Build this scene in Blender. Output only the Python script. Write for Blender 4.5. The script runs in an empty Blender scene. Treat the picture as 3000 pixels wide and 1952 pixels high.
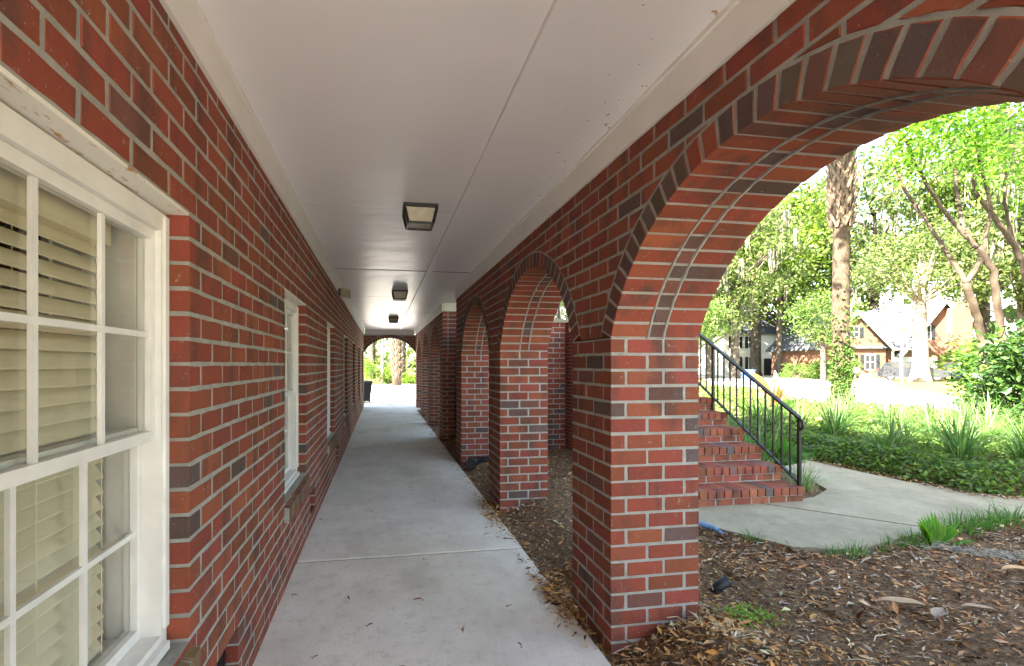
import bpy, math, random
import numpy as np
from mathutils import Vector, Matrix

sc = bpy.context.scene
COL = sc.collection
R = math.radians
rnd = random.Random(7)
nr = np.random.RandomState(11)

# ------------------------------------------------------------------ materials
def mat(name):
    m = bpy.data.materials.new(name); m.use_nodes = True
    nt = m.node_tree; nt.nodes.clear()
    o = nt.nodes.new('ShaderNodeOutputMaterial')
    return m, nt, o

def nd(nt, t, **k):
    n = nt.nodes.new(t)
    for a, v in k.items():
        if a in ('inp',):
            for kk, vv in v.items(): n.inputs[kk].default_value = vv
        else: setattr(n, a, v)
    return n

def lk(nt, a, b): nt.links.new(a, b)

def mixc(nt, fac, a, b, mode='MIX'):
    n = nd(nt, 'ShaderNodeMix', data_type='RGBA', blend_type=mode)
    for s, v in ((0, fac), (6, a), (7, b)):
        if hasattr(v, 'links') or isinstance(v, bpy.types.NodeSocket): lk(nt, v, n.inputs[s])
        elif isinstance(v, (int, float)): n.inputs[s].default_value = v
        else: n.inputs[s].default_value = tuple(v) + ((1,) if len(v) == 3 else ())
    return n.outputs[2]

def ramp(nt, sock, p0, p1, c0=(0, 0, 0), c1=(1, 1, 1)):
    r = nd(nt, 'ShaderNodeValToRGB'); e = r.color_ramp.elements
    e[0].position = p0; e[1].position = p1
    e[0].color = tuple(c0) + (1,); e[1].color = tuple(c1) + (1,)
    lk(nt, sock, r.inputs[0]); return r.outputs[0]

def noise(nt, scale, detail=4, rough=0.55, vec=None, stretch=None):
    n = nd(nt, 'ShaderNodeTexNoise'); n.inputs['Scale'].default_value = scale
    n.inputs['Detail'].default_value = detail; n.inputs['Roughness'].default_value = rough
    if vec is None:
        tc = nd(nt, 'ShaderNodeTexCoord'); vec = tc.outputs['Object']
    if stretch:
        mp = nd(nt, 'ShaderNodeMapping'); mp.inputs['Scale'].default_value = stretch
        lk(nt, vec, mp.inputs[0]); vec = mp.outputs[0]
    lk(nt, vec, n.inputs['Vector']); return n.outputs[0]

def bump(nt, h, strength, dist=0.01):
    b = nd(nt, 'ShaderNodeBump'); b.inputs['Strength'].default_value = strength
    b.inputs['Distance'].default_value = dist; lk(nt, h, b.inputs['Height']); return b.outputs[0]

def principled(nt, o, base, rough=0.7, spec=0.4, metal=0.0, normal=None):
    p = nd(nt, 'ShaderNodeBsdfPrincipled')
    if isinstance(base, bpy.types.NodeSocket): lk(nt, base, p.inputs['Base Color'])
    else: p.inputs['Base Color'].default_value = tuple(base) + (1,)
    if isinstance(rough, bpy.types.NodeSocket): lk(nt, rough, p.inputs['Roughness'])
    else: p.inputs['Roughness'].default_value = rough
    p.inputs['Specular IOR Level'].default_value = spec
    p.inputs['Metallic'].default_value = metal
    if normal is not None: lk(nt, normal, p.inputs['Normal'])
    lk(nt, p.outputs[0], o.inputs[0]); return p

def tint_node(nt):
    a = nd(nt, 'ShaderNodeAttribute'); a.attribute_name = 'tint'; return a.outputs['Color']

def simple(name, base, rough=0.7, spec=0.4, metal=0.0, var=0.12, nscale=6.0, bs=0.15, bscale=60):
    m, nt, o = mat(name)
    n = noise(nt, nscale, 5)
    c = mixc(nt, ramp(nt, n, .3, .7), [v * (1 - var) for v in base], [min(1, v * (1 + var)) for v in base])
    principled(nt, o, c, rough, spec, metal, bump(nt, noise(nt, bscale, 3), bs, .004) if bs else None)
    return m

# brick: each brick carries its own clay colour; flashing bands, mortar smears and pits on top
def make_brick():
    m, nt, o = mat('fired_brick')
    t = tint_node(nt)
    band = noise(nt, 9, 3, .5, stretch=(1, 1, .35))
    c = mixc(nt, ramp(nt, band, .50, .68, (0, 0, 0), (.85, .85, .85)), mixc(nt, ramp(nt, noise(nt, 5, 5, .7), .3, .7, (0, 0, 0), (.55, .55, .55)), t, mixc(nt, .55, t, (.12, .05, .03))), (.085, .045, .038))
    c = mixc(nt, ramp(nt, noise(nt, 95, 2, .5), .70, .76, (0, 0, 0), (.7, .7, .7)), c, (.40, .35, .30))
    fine = noise(nt, 70, 4, .7)
    c = mixc(nt, ramp(nt, fine, .35, .75, (0, 0, 0), (.5, .5, .5)), c, mixc(nt, .5, c, (.30, .10, .05)))
    sm = noise(nt, 26, 5, .75)
    c = mixc(nt, ramp(nt, sm, .63, .72, (0, 0, 0), (.6, .6, .6)), c, (.42, .36, .32))
    principled(nt, o, c, .82, .25, 0, bump(nt, noise(nt, 120, 5, .7), .55, .004))
    return m

def make_mortar():
    m, nt, o = mat('mortar')
    n = noise(nt, 14, 6, .65)
    c = mixc(nt, ramp(nt, n, .25, .75), (.26, .265, .235), (.43, .435, .40))
    principled(nt, o, c, .95, .1, 0, bump(nt, noise(nt, 150, 6, .75), .9, .006))
    return m

def make_concrete(name, a, b, stain, sscale, fine=90):
    m, nt, o = mat(name)
    n = noise(nt, 3.0, 6, .6)
    c = mixc(nt, ramp(nt, n, .3, .7), a, b)
    st = noise(nt, sscale, 5, .6, stretch=(1, .6, 1))
    c = mixc(nt, ramp(nt, st, .52, .74, (0, 0, 0), (.85, .85, .85)), c, stain)
    c = mixc(nt, ramp(nt, noise(nt, 11, 6, .7), .52, .72, (0, 0, 0), (.5, .5, .5)), c, stain)
    sp = noise(nt, fine, 3, .6)
    c = mixc(nt, ramp(nt, sp, .56, .70, (0, 0, 0), (.45, .45, .45)), c, [v * .5 for v in a])
    principled(nt, o, c, .85, .3, 0, bump(nt, noise(nt, 140, 5, .7), .45, .004))
    return m

def make_leaf(name, trans=0.45, rough=.5, mulc=(1, 1, 1), spec=.35):
    m, nt, o = mat(name)
    t = tint_node(nt)
    p = nd(nt, 'ShaderNodeBsdfPrincipled'); lk(nt, t, p.inputs['Base Color'])
    p.inputs['Roughness'].default_value = rough; p.inputs['Specular IOR Level'].default_value = spec
    tr = nd(nt, 'ShaderNodeBsdfTranslucent')
    tc = mixc(nt, 1.0, t, (1.6, 1.65, 1.0), 'MULTIPLY'); lk(nt, tc, tr.inputs[0])
    mx = nd(nt, 'ShaderNodeMixShader'); mx.inputs[0].default_value = trans
    lk(nt, p.outputs[0], mx.inputs[1]); lk(nt, tr.outputs[0], mx.inputs[2]); lk(nt, mx.outputs[0], o.inputs[0])
    return m

def make_tinted(name, rough=.85, spec=.2, bs=.3):
    m, nt, o = mat(name)
    t = tint_node(nt)
    n = noise(nt, 40, 4)
    c = mixc(nt, ramp(nt, n, .3, .7, (0, 0, 0), (.4, .4, .4)), t, mixc(nt, .6, t, (.05, .03, .02)))
    principled(nt, o, c, rough, spec, 0, bump(nt, noise(nt, 130, 3), bs, .004))
    return m

def make_ceiling():
    m, nt, o = mat('gloss_white_paint')
    n = noise(nt, 1.6, 2)
    c = mixc(nt, ramp(nt, n, .2, .8), (.80, .79, .805), (.84, .83, .845))
    tc = nd(nt, 'ShaderNodeTexCoord')
    sp = noise(nt, 34, 2, .5, tc.outputs['Object'])
    sx = nd(nt, 'ShaderNodeSeparateXYZ'); lk(nt, tc.outputs['Object'], sx.inputs[0])
    edge = ramp(nt, sx.outputs[0], .45, 1.05, (.0, .0, .0), (.11, .11, .11))
    ad = nd(nt, 'ShaderNodeMath', operation='ADD'); lk(nt, sp, ad.inputs[0]); lk(nt, edge, ad.inputs[1])
    c = mixc(nt, ramp(nt, ad.outputs[0], .80, .84), c, (.42, .26, .13))
    w = noise(nt, 5.0, 2, .4, tc.outputs['Object'], stretch=(.6, 1, 1))
    principled(nt, o, c, .33, .6, 0, bump(nt, w, .25, .03))
    return m

def make_rusty_white():
    m, nt, o = mat('rusty_white_paint')
    n = noise(nt, 16, 5, .7, stretch=(3, .7, 1))
    c = mixc(nt, ramp(nt, n, .57, .66), (.74, .72, .66), (.42, .19, .05))
    principled(nt, o, c, .6, .3, 0, bump(nt, noise(nt, 60, 4), .4, .003))
    return m

def make_glass():
    m, nt, o = mat('window_glass')
    fr = nd(nt, 'ShaderNodeFresnel'); fr.inputs[0].default_value = 1.75
    t = nd(nt, 'ShaderNodeBsdfTransparent'); t.inputs[0].default_value = (.96, .97, .95, 1)
    g = nd(nt, 'ShaderNodeBsdfGlossy'); g.inputs[1].default_value = .03
    lk(nt, bump(nt, noise(nt, 3, 2), .04, .02), g.inputs['Normal'])
    mx = nd(nt, 'ShaderNodeMixShader')
    ge = nd(nt, 'ShaderNodeNewGeometry'); iv = nd(nt, 'ShaderNodeMath', operation='SUBTRACT'); iv.inputs[0].default_value = 1; lk(nt, ge.outputs['Backfacing'], iv.inputs[1])
    mu = nd(nt, 'ShaderNodeMath', operation='MULTIPLY'); lk(nt, fr.outputs[0], mu.inputs[0]); lk(nt, iv.outputs[0], mu.inputs[1])
    lk(nt, mu.outputs[0], mx.inputs[0]); lk(nt, t.outputs[0], mx.inputs[1]); lk(nt, g.outputs[0], mx.inputs[2])
    lk(nt, mx.outputs[0], o.inputs[0]); return m

def make_soil():
    m, nt, o = mat('bark_mulch_soil')
    n = noise(nt, 28, 6, .7, stretch=(1, 1.6, 1))
    c = mixc(nt, ramp(nt, n, .35, .66), (.075, .048, .031), (.33, .21, .125))
    n2 = noise(nt, 90, 4, .7)
    c = mixc(nt, ramp(nt, n2, .6, .72, (0, 0, 0), (.6, .6, .6)), c, (.30, .20, .12))
    principled(nt, o, c, .95, .1, 0, bump(nt, n, 1.0, .03))
    return m

def make_lawn():
    m, nt, o = mat('lawn_ground')
    n = noise(nt, 1.2, 6, .65)
    c = mixc(nt, ramp(nt, n, .3, .7), (.09, .12, .03), (.24, .22, .08))
    n2 = noise(nt, 25, 4, .7)
    c = mixc(nt, ramp(nt, n2, .45, .7, (0, 0, 0), (.5, .5, .5)), c, (.06, .09, .02))
    principled(nt, o, c, .95, .1, 0, bump(nt, n2, .8, .03))
    return m

def make_bark(name, a, b, scale=14, st=(1, 1, .25)):
    m, nt, o = mat(name)
    n = noise(nt, scale, 6, .65, stretch=st)
    c = mixc(nt, ramp(nt, n, .35, .65), a, b)
    n2 = noise(nt, 3, 3)
    c = mixc(nt, ramp(nt, n2, .5, .75, (0, 0, 0), (.6, .6, .6)), c, [v * .5 for v in a])
    principled(nt, o, c, .9, .15, 0, bump(nt, n, .9, .03))
    return m

def make_facade_brick(name, c1, c2, mo, scale):
    m, nt, o = mat(name)
    tc = nd(nt, 'ShaderNodeTexCoord')
    b = nd(nt, 'ShaderNodeTexBrick'); b.inputs['Scale'].default_value = scale
    b.inputs['Color1'].default_value = c1 + (1,); b.inputs['Color2'].default_value = c2 + (1,)
    b.inputs['Mortar'].default_value = mo + (1,); b.inputs['Mortar Size'].default_value = .02
    sx = nd(nt, 'ShaderNodeSeparateXYZ'); lk(nt, tc.outputs['Object'], sx.inputs[0]); ad = nd(nt, 'ShaderNodeMath', operation='ADD'); lk(nt, sx.outputs[0], ad.inputs[0]); lk(nt, sx.outputs[1], ad.inputs[1])
    cb = nd(nt, 'ShaderNodeCombineXYZ'); lk(nt, ad.outputs[0], cb.inputs[0]); lk(nt, sx.outputs[2], cb.inputs[1]); lk(nt, cb.outputs[0], b.inputs['Vector'])
    n = noise(nt, .7, 4)
    c = mixc(nt, ramp(nt, n, .3, .7, (0, 0, 0), (.35, .35, .35)), b.outputs[0], [v * .6 for v in c1])
    principled(nt, o, c, .9, .15)
    return m

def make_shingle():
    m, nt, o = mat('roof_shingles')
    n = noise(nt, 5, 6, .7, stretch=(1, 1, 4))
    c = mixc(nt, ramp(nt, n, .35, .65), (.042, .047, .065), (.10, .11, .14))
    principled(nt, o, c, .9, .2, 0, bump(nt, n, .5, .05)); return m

M = {}
M['brick'] = make_brick(); M['mortar'] = make_mortar()
M['walk'] = make_concrete('pale_concrete', (.67, .625, .545), (.82, .775, .70), (.42, .385, .30), .8)
M['pad'] = make_concrete('weathered_concrete', (.28, .245, .165), (.385, .34, .24), (.185, .165, .11), 1.7, 42)
M['road'] = make_concrete('road_concrete', (.46, .45, .43), (.56, .55, .53), (.36, .35, .33), .4, 30)
M['ceil'] = make_ceiling(); M['trim'] = simple('white_trim_paint', (.76, .745, .71), .5, .4, var=.04)
M['vinyl'] = simple('white_vinyl', (.74, .74, .71), .4, .45, var=.09, nscale=9, bs=.06)
M['rustpaint'] = make_rusty_white()
M['glass'] = make_glass()
M['blind'] = simple('blind_slat', (.74, .675, .52), .5, .3, var=.04, bs=.0)
M['room'] = simple('room_wall', (.50, .38, .24), .9, .1)
M['black'] = simple('black_painted_metal', (.018, .018, .020), .38, .5, var=.3, bs=.1)
M['blackplastic'] = simple('black_plastic', (.016, .016, .018), .5, .4, var=.2, bs=.1)
M['frost'] = simple('frosted_lamp_glass', (.40, .36, .27), .3, .5, var=.25, nscale=9, bs=0)
M['ivory'] = simple('ivory_lamp_metal', (.30, .27, .17), .5, .4)
M['soil'] = make_soil(); M['lawn'] = make_lawn()
M['litter'] = make_tinted('dry_leaf', .8, .2)
M['leaf'] = make_leaf('green_leaf', .45, .5)
M['gloss_leaf'] = make_leaf('glossy_leaf', .25, .3, spec=.5)
M['oakleaf'] = make_leaf('tree_leaf', .5, .55)
M['moss'] = make_tinted('grey_moss', .95, .05)
M['palmbark'] = make_bark('palm_bark', (.042, .032, .024), (.105, .080, .060), 16, (1, 1, .6))
M['boot'] = make_bark('palm_boot', (.095, .07, .052), (.20, .155, .12), 20, (1, 1, .5))
M['oakbark'] = make_bark('oak_bark', (.045, .038, .031), (.12, .105, .09), 9)
M['myrtle'] = make_bark('myrtle_bark', (.040, .030, .022), (.105, .083, .064), 5, (1, 1, .5))
M['palebark'] = make_bark('pale_bark', (.12, .10, .08), (.30, .26, .22), 5, (1, 1, .5))
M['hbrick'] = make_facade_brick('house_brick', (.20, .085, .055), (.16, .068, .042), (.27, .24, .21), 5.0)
M['ubrick'] = make_facade_brick('upper_brick', (.27, .075, .05), (.20, .06, .04), (.5, .48, .43), 4.9)
M['shingle'] = make_shingle()
M['siding'] = simple('white_siding', (.78, .78, .76), .6, .3, var=.03, bs=0)
M['shutter'] = simple('dark_shutter', (.025, .028, .035), .6, .3)
M['darkglass'] = simple('dark_window_glass', (.03, .035, .04), .08, .6, var=.1, bs=0)
M['carpaint'] = simple('dark_grey_car_paint', (.02, .025, .035), .22, .6, var=.05, bs=0)
M['carpaint2'] = simple('blue_black_car_paint', (.014, .02, .034), .22, .6, var=.05, bs=0)
M['rubber'] = simple('tyre_rubber', (.015, .015, .015), .8, .2)
M['alloy'] = simple('wheel_alloy', (.35, .35, .36), .35, .5, metal=.8, bs=0)
M['redlamp'] = simple('red_lamp_plastic', (.45, .02, .02), .25, .5, bs=0)
M['bluehose'] = simple('faded_blue_plastic', (.10, .24, .42), .5, .35, var=.15)
M['bluebin'] = simple('blue_bin_plastic', (.03, .08, .40), .5, .4)
M['stone'] = simple('pale_stone', (.60, .58, .54), .9, .2, var=.15)
M['galv'] = simple('grey_cabinet_paint', (.55, .57, .55), .6, .4)

# ------------------------------------------------------------------ mesh building
class MB:
    def __init__(s): s.v = []; s.f = []; s.m = []; s.c = []
    def add(s, verts, faces, mi=0, col=(1, 1, 1)):
        b = len(s.v); s.v += [tuple(p) for p in verts]
        for f in faces: s.f.append([i + b for i in f]); s.m.append(mi); s.c.append(col)
    def box(s, x0, x1, y0, y1, z0, z1, mi=0, col=(1, 1, 1)):
        v = [(x, y, z) for z in (z0, z1) for y in (y0, y1) for x in (x0, x1)]
        s.add(v, [(0, 2, 3, 1), (4, 5, 7, 6), (0, 1, 5, 4), (2, 6, 7, 3), (0, 4, 6, 2), (1, 3, 7, 5)], mi, col)
    def obox(s, c, ax, ay, az, mi=0, col=(1, 1, 1)):
        c = Vector(c); v = [c + ax * i + ay * j + az * k for k in (-1, 1) for j in (-1, 1) for i in (-1, 1)]
        s.add(v, [(0, 2, 3, 1), (4, 5, 7, 6), (0, 1, 5, 4), (2, 6, 7, 3), (0, 4, 6, 2), (1, 3, 7, 5)], mi, col)
    def bar(s, p, q, w, h, mi=0, up=(0, 0, 1), col=(1, 1, 1)):
        p = Vector(p); q = Vector(q); d = q - p; L = d.length; d.normalize()
        sd = d.cross(Vector(up))
        if sd.length < 1e-4: sd = d.cross(Vector((1, 0, 0)))
        sd.normalize(); u = sd.cross(d)
        s.obox((p + q) / 2, d * (L / 2), sd * (w / 2), u * (h / 2), mi, col)
    def tube(s, pts, rad, n=8, mi=0, col=(1, 1, 1), cap=True, wob=0.0, rg=None):
        pts = [Vector(p) for p in pts]
        if not hasattr(rad, '__len__'): rad = [rad] * len(pts)
        b = len(s.v); ref = Vector((0, 0, 1)); prev = None
        for i, p in enumerate(pts):
            d = (pts[min(i + 1, len(pts) - 1)] - pts[max(i - 1, 0)])
            d.normalize()
            if prev is None:
                a = d.cross(ref)
                if a.length < .1: a = d.cross(Vector((1, 0, 0)))
            else: a = prev - d * prev.dot(d)
            a.normalize(); prev = a; bb = d.cross(a)
            for k in range(n):
                t = 2 * math.pi * k / n
                r = rad[i] * (1 + (rg.uniform(-wob, wob) if rg and wob else 0))
                s.v.append(tuple(p + (a * math.cos(t) + bb * math.sin(t)) * r))
        for i in range(len(pts) - 1):
            for k in range(n):
                s.f.append([b + i * n + k, b + i * n + (k + 1) % n, b + (i + 1) * n + (k + 1) % n, b + (i + 1) * n + k]); s.m.append(mi); s.c.append(col)
        if cap:
            s.f.append([b + k for k in range(n)][::-1]); s.m.append(mi); s.c.append(col)
            e = b + (len(pts) - 1) * n
            s.f.append([e + k for k in range(n)]); s.m.append(mi); s.c.append(col)
    def lathe(s, c, prof, n=20, mi=0, axis=(0, 0, 1)):
        c = Vector(c); q = Vector((0, 0, 1)).rotation_difference(Vector(axis).normalized())
        b = len(s.v)
        for r, z in prof:
            for k in range(n):
                t = 2 * math.pi * k / n
                s.v.append(tuple(c + q @ Vector((r * math.cos(t), r * math.sin(t), z))))
        for i in range(len(prof) - 1):
            for k in range(n):
                s.f.append([b + i * n + k, b + i * n + (k + 1) % n, b + (i + 1) * n + (k + 1) % n, b + (i + 1) * n + k]); s.m.append(mi); s.c.append((1, 1, 1))
    def build(s, name, mats, parent=None, smooth=False, loc=None):
        me = bpy.data.meshes.new(name); me.from_pydata(s.v, [], s.f)
        if not isinstance(mats, (list, tuple)): mats = [mats]
        for m in mats: me.materials.append(m)
        me.polygons.foreach_set('material_index', s.m)
        at = me.attributes.new('tint', 'FLOAT_COLOR', 'FACE')
        at.data.foreach_set('color', np.hstack([np.array(s.c, dtype=np.float32), np.ones((len(s.c), 1), np.float32)]).ravel())
        if smooth: me.polygons.foreach_set('use_smooth', [True] * len(s.f))
        me.update()
        return link(name, me, parent, loc)

def link(name, me, parent=None, loc=None):
    o = bpy.data.objects.new(name, me); COL.objects.link(o)
    if loc is not None: o.location = loc
    if parent is not None: o.parent = parent
    return o

def tag(o, label=None, cat=None, group=None, kind=None):
    if label: o['label'] = label
    if cat: o['category'] = cat
    if group: o['group'] = group
    if kind: o['kind'] = kind
    return o

def thing(name, label, cat, loc=(0, 0, 0), rz=0, group=None):
    o = bpy.data.objects.new(name, None); COL.objects.link(o)
    o.location = loc; o.rotation_euler = (0, 0, rz); o.empty_display_size = .1
    return tag(o, label, cat, group)

def copy_tree(o, parent=None):
    c = o.copy(); COL.objects.link(c)
    if parent is not None: c.parent = parent
    for ch in list(o.children): copy_tree(ch, c)
    return c

def setting(o): o['kind'] = 'structure'; return o

# many small leaves at once: each a diamond folded along its middle
def leaves(name, P, D, S, L, W, C, m, parent=None, fold=.25, loc=None):
    n = len(P); L = np.broadcast_to(L, (n,))[:, None]; W = np.broadcast_to(W, (n,))[:, None]
    D = D / np.linalg.norm(D, axis=1, keepdims=True)
    S = S - D * np.sum(S * D, axis=1, keepdims=True); S /= np.linalg.norm(S, axis=1, keepdims=True) + 1e-9
    N = np.cross(D, S)
    a = P; b = P + D * L * .45 + S * W * .5 + N * W * fold; c = P + D * L; d = P + D * L * .45 - S * W * .5 + N * W * fold
    V = np.stack([a, b, c, d], 1).reshape(-1, 3).astype(np.float32)
    me = bpy.data.meshes.new(name)
    me.vertices.add(4 * n); me.vertices.foreach_set('co', V.ravel())
    idx = (np.arange(n)[:, None] * 4 + np.array([0, 1, 2, 0, 2, 3])[None]).ravel().astype(np.int32)
    me.loops.add(6 * n); me.loops.foreach_set('vertex_index', idx)
    me.polygons.add(2 * n); me.polygons.foreach_set('loop_start', np.arange(0, 6 * n, 3, dtype=np.int32))
    me.materials.append(m)
    at = me.attributes.new('tint', 'FLOAT_COLOR', 'FACE')
    CC = np.repeat(np.hstack([C, np.ones((n, 1))]), 2, axis=0).astype(np.float32)
    at.data.foreach_set('color', CC.ravel())
    me.update(calc_edges=True); me.validate()
    return link(name, me, parent, loc)

def rvec(n):
    v = nr.normal(size=(n, 3)); return v / np.linalg.norm(v, axis=1, keepdims=True)

def palette(n, cols, w=None, jit=.18):
    cols = np.array(cols); k = nr.choice(len(cols), n, p=w)
    return np.clip(cols[k] * (1 + nr.uniform(-jit, jit, (n, 1))), 0, 1)

# ------------------------------------------------------------------ brickwork
CH = .0761            # course height
MODL = .1950; J = .0135; BL = MODL - J; BH = CH - J
REDS = [(.265, .050, .037), (.25, .044, .036), (.285, .060, .042), (.235, .050, .034), (.27, .045, .042), (.215, .050, .031), (.30, .072, .045)]
DARK = [(.095, .082, .088), (.075, .066, .066), (.12, .09, .09), (.16, .07, .06)]
def clay(rg, dark=.07):
    if rg.random() < dark: c = rg.choice(DARK)
    else: c = rg.choice(REDS); c = (c[0] * 1.06, c[1] * 1.22, c[2] * 1.0)
    k = rg.uniform(.80, 1.08); return tuple(v * k for v in c)

def prism(mb, poly, F, d0, d1, mi, col, bev=.0028, cap=None):
    """polygon (a,z) pulled from depth d0 (front) to d1 (back); F maps (a,d,z) to the world"""
    n = len(poly); cx = sum(p[0] for p in poly) / n; cz = sum(p[1] for p in poly) / n
    def ins(e):
        out = []
        for i in range(n):
            x, z = poly[i]; dx, dz = cx - x, cz - z
            out.append((x + math.copysign(min(e, abs(dx)), dx), z + math.copysign(min(e, abs(dz)), dz)))
        return out
    q = ins(bev); v = []
    for ring, d in ((q, d0), (poly, d0 + bev), (poly, d1 - bev), (q, d1)):
        v += [F(a, d, z) for a, z in ring]
    f = [list(range(n)), [3 * n + i for i in range(n)][::-1]]
    for r in range(3):
        for i in range(n):
            j = (i + 1) % n; f.append([r * n + i, (r + 1) * n + i, (r + 1) * n + j, r * n + j])
    mb.add(v, f, mi, col)
    if cap: mb.c[-len(f)] = cap

def jit(poly, rg, e=.002):
    e = max(e, .0015); out = []
    for i in range(len(poly)):
        (a, z), (b, y) = poly[i], poly[(i + 1) % len(poly)]
        k = 3 if math.hypot(b - a, y - z) > .09 else (2 if math.hypot(b - a, y - z) > .045 else 1)
        for q in range(k):
            t = q / k; out.append((a + (b - a) * t + rg.uniform(-e, e), z + (y - z) * t + rg.uniform(-e, e)))
    return out

def clip_out(poly, c, Ro):
    """keep the part of a convex polygon outside the circle (chord approximation)"""
    ds = [math.hypot(a - c[0], z - c[1]) for a, z in poly]
    if min(ds) >= Ro: return poly
    ins = [p for p, d in zip(poly, ds) if d < Ro]; outs = [p for p, d in zip(poly, ds) if d >= Ro]
    if not outs: return None
    ma = sum(p[0] for p in poly) / len(poly) - c[0]; mz = sum(p[1] for p in poly) / len(poly) - c[1]
    L = math.hypot(ma, mz); n = (ma / L, mz / L)
    g = lambda p: (p[0] - c[0]) * n[0] + (p[1] - c[1]) * n[1] - Ro
    res = []
    for i in range(len(poly)):
        p, q = poly[i], poly[(i + 1) % len(poly)]; gp, gq = g(p), g(q)
        if gp >= 0: res.append(p)
        if gp * gq < 0:
            t = gp / (gp - gq); res.append((p[0] + (q[0] - p[0]) * t, p[1] + (q[1] - p[1]) * t))
    if len(res) < 3: return None
    A = abs(sum(res[i][0] * res[(i + 1) % len(res)][1] - res[(i + 1) % len(res)][0] * res[i][1] for i in range(len(res)))) / 2
    return res if A > .0006 else None

def bond(a0, a1, odd):
    """(start, end) of the bricks of one course between two ends"""
    W = a1 - a0; n = max(1, round((W + J) / MODL))
    if odd and n > 1:
        u = (W + J) / n; cuts = [a0, a0 + u / 2] + [a0 + u / 2 + u * k for k in range(1, n)] + [a1 + J]
    else:
        u = (W + J) / n; cuts = [a0 + u * k for k in range(n)] + [a1 + J]
    return [(cuts[i], cuts[i + 1] - J) for i in range(len(cuts) - 1) if cuts[i + 1] - J - cuts[i] > .02]

def pier(F, a0, a1, d0, d1, zb, zt, parent, rg, k0=0):
    mb = MB(); B = MB
    e = .0025
    v = [F(a, d, z) for z in (zb, zt) for d in (d0 + e, d1 - e) for a in (a0 + e, a1 - e)]
    mb.add(v, [(0, 2, 3, 1), (4, 5, 7, 6), (0, 1, 5, 4), (2, 6, 7, 3), (0, 4, 6, 2), (1, 3, 7, 5)], 1)
    n = int(round((zt - zb) / CH)); w = (a1 - a0) - 2 * MODL; w2 = (d1 - d0) - 2 * MODL
    for k in range(n):
        z0 = zt - (k + 1) * CH + J / 2; z1 = z0 + BH
        odd = (k + k0) % 2
        A = [(a0, a0 + BL, d0, d0 + w), (a0 + MODL, a0 + MODL + BL, d0, d0 + w),
             (a1 - w, a1, d0, d0 + BL), (a1 - w, a1, d0 + MODL, d0 + MODL + BL),
             (a1 - BL, a1, d1 - w, d1), (a1 - MODL - BL, a1 - MODL, d1 - w, d1),
             (a0, a0 + w, d1 - BL, d1), (a0, a0 + w, d1 - MODL - BL, d1 - MODL)]
        for i, (x0, x1, y0, y1) in enumerate(A):
            if odd: x0, x1 = a0 + a1 - x1, a0 + a1 - x0
            o = rg.uniform(-.0012, .0012)
            P = jit([(x0 + o, z0), (x1 + o, z0), (x1 + o, z1), (x0 + o, z1)], rg, .001)
            u = rg.uniform(-.0012, .0012)
            prism(mb, P, F, y0 + u, y1 + u, 0, clay(rg, .11 if i % 2 else .05))
    return mb.build('pier', [M['brick'], M['mortar']], parent)

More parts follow.
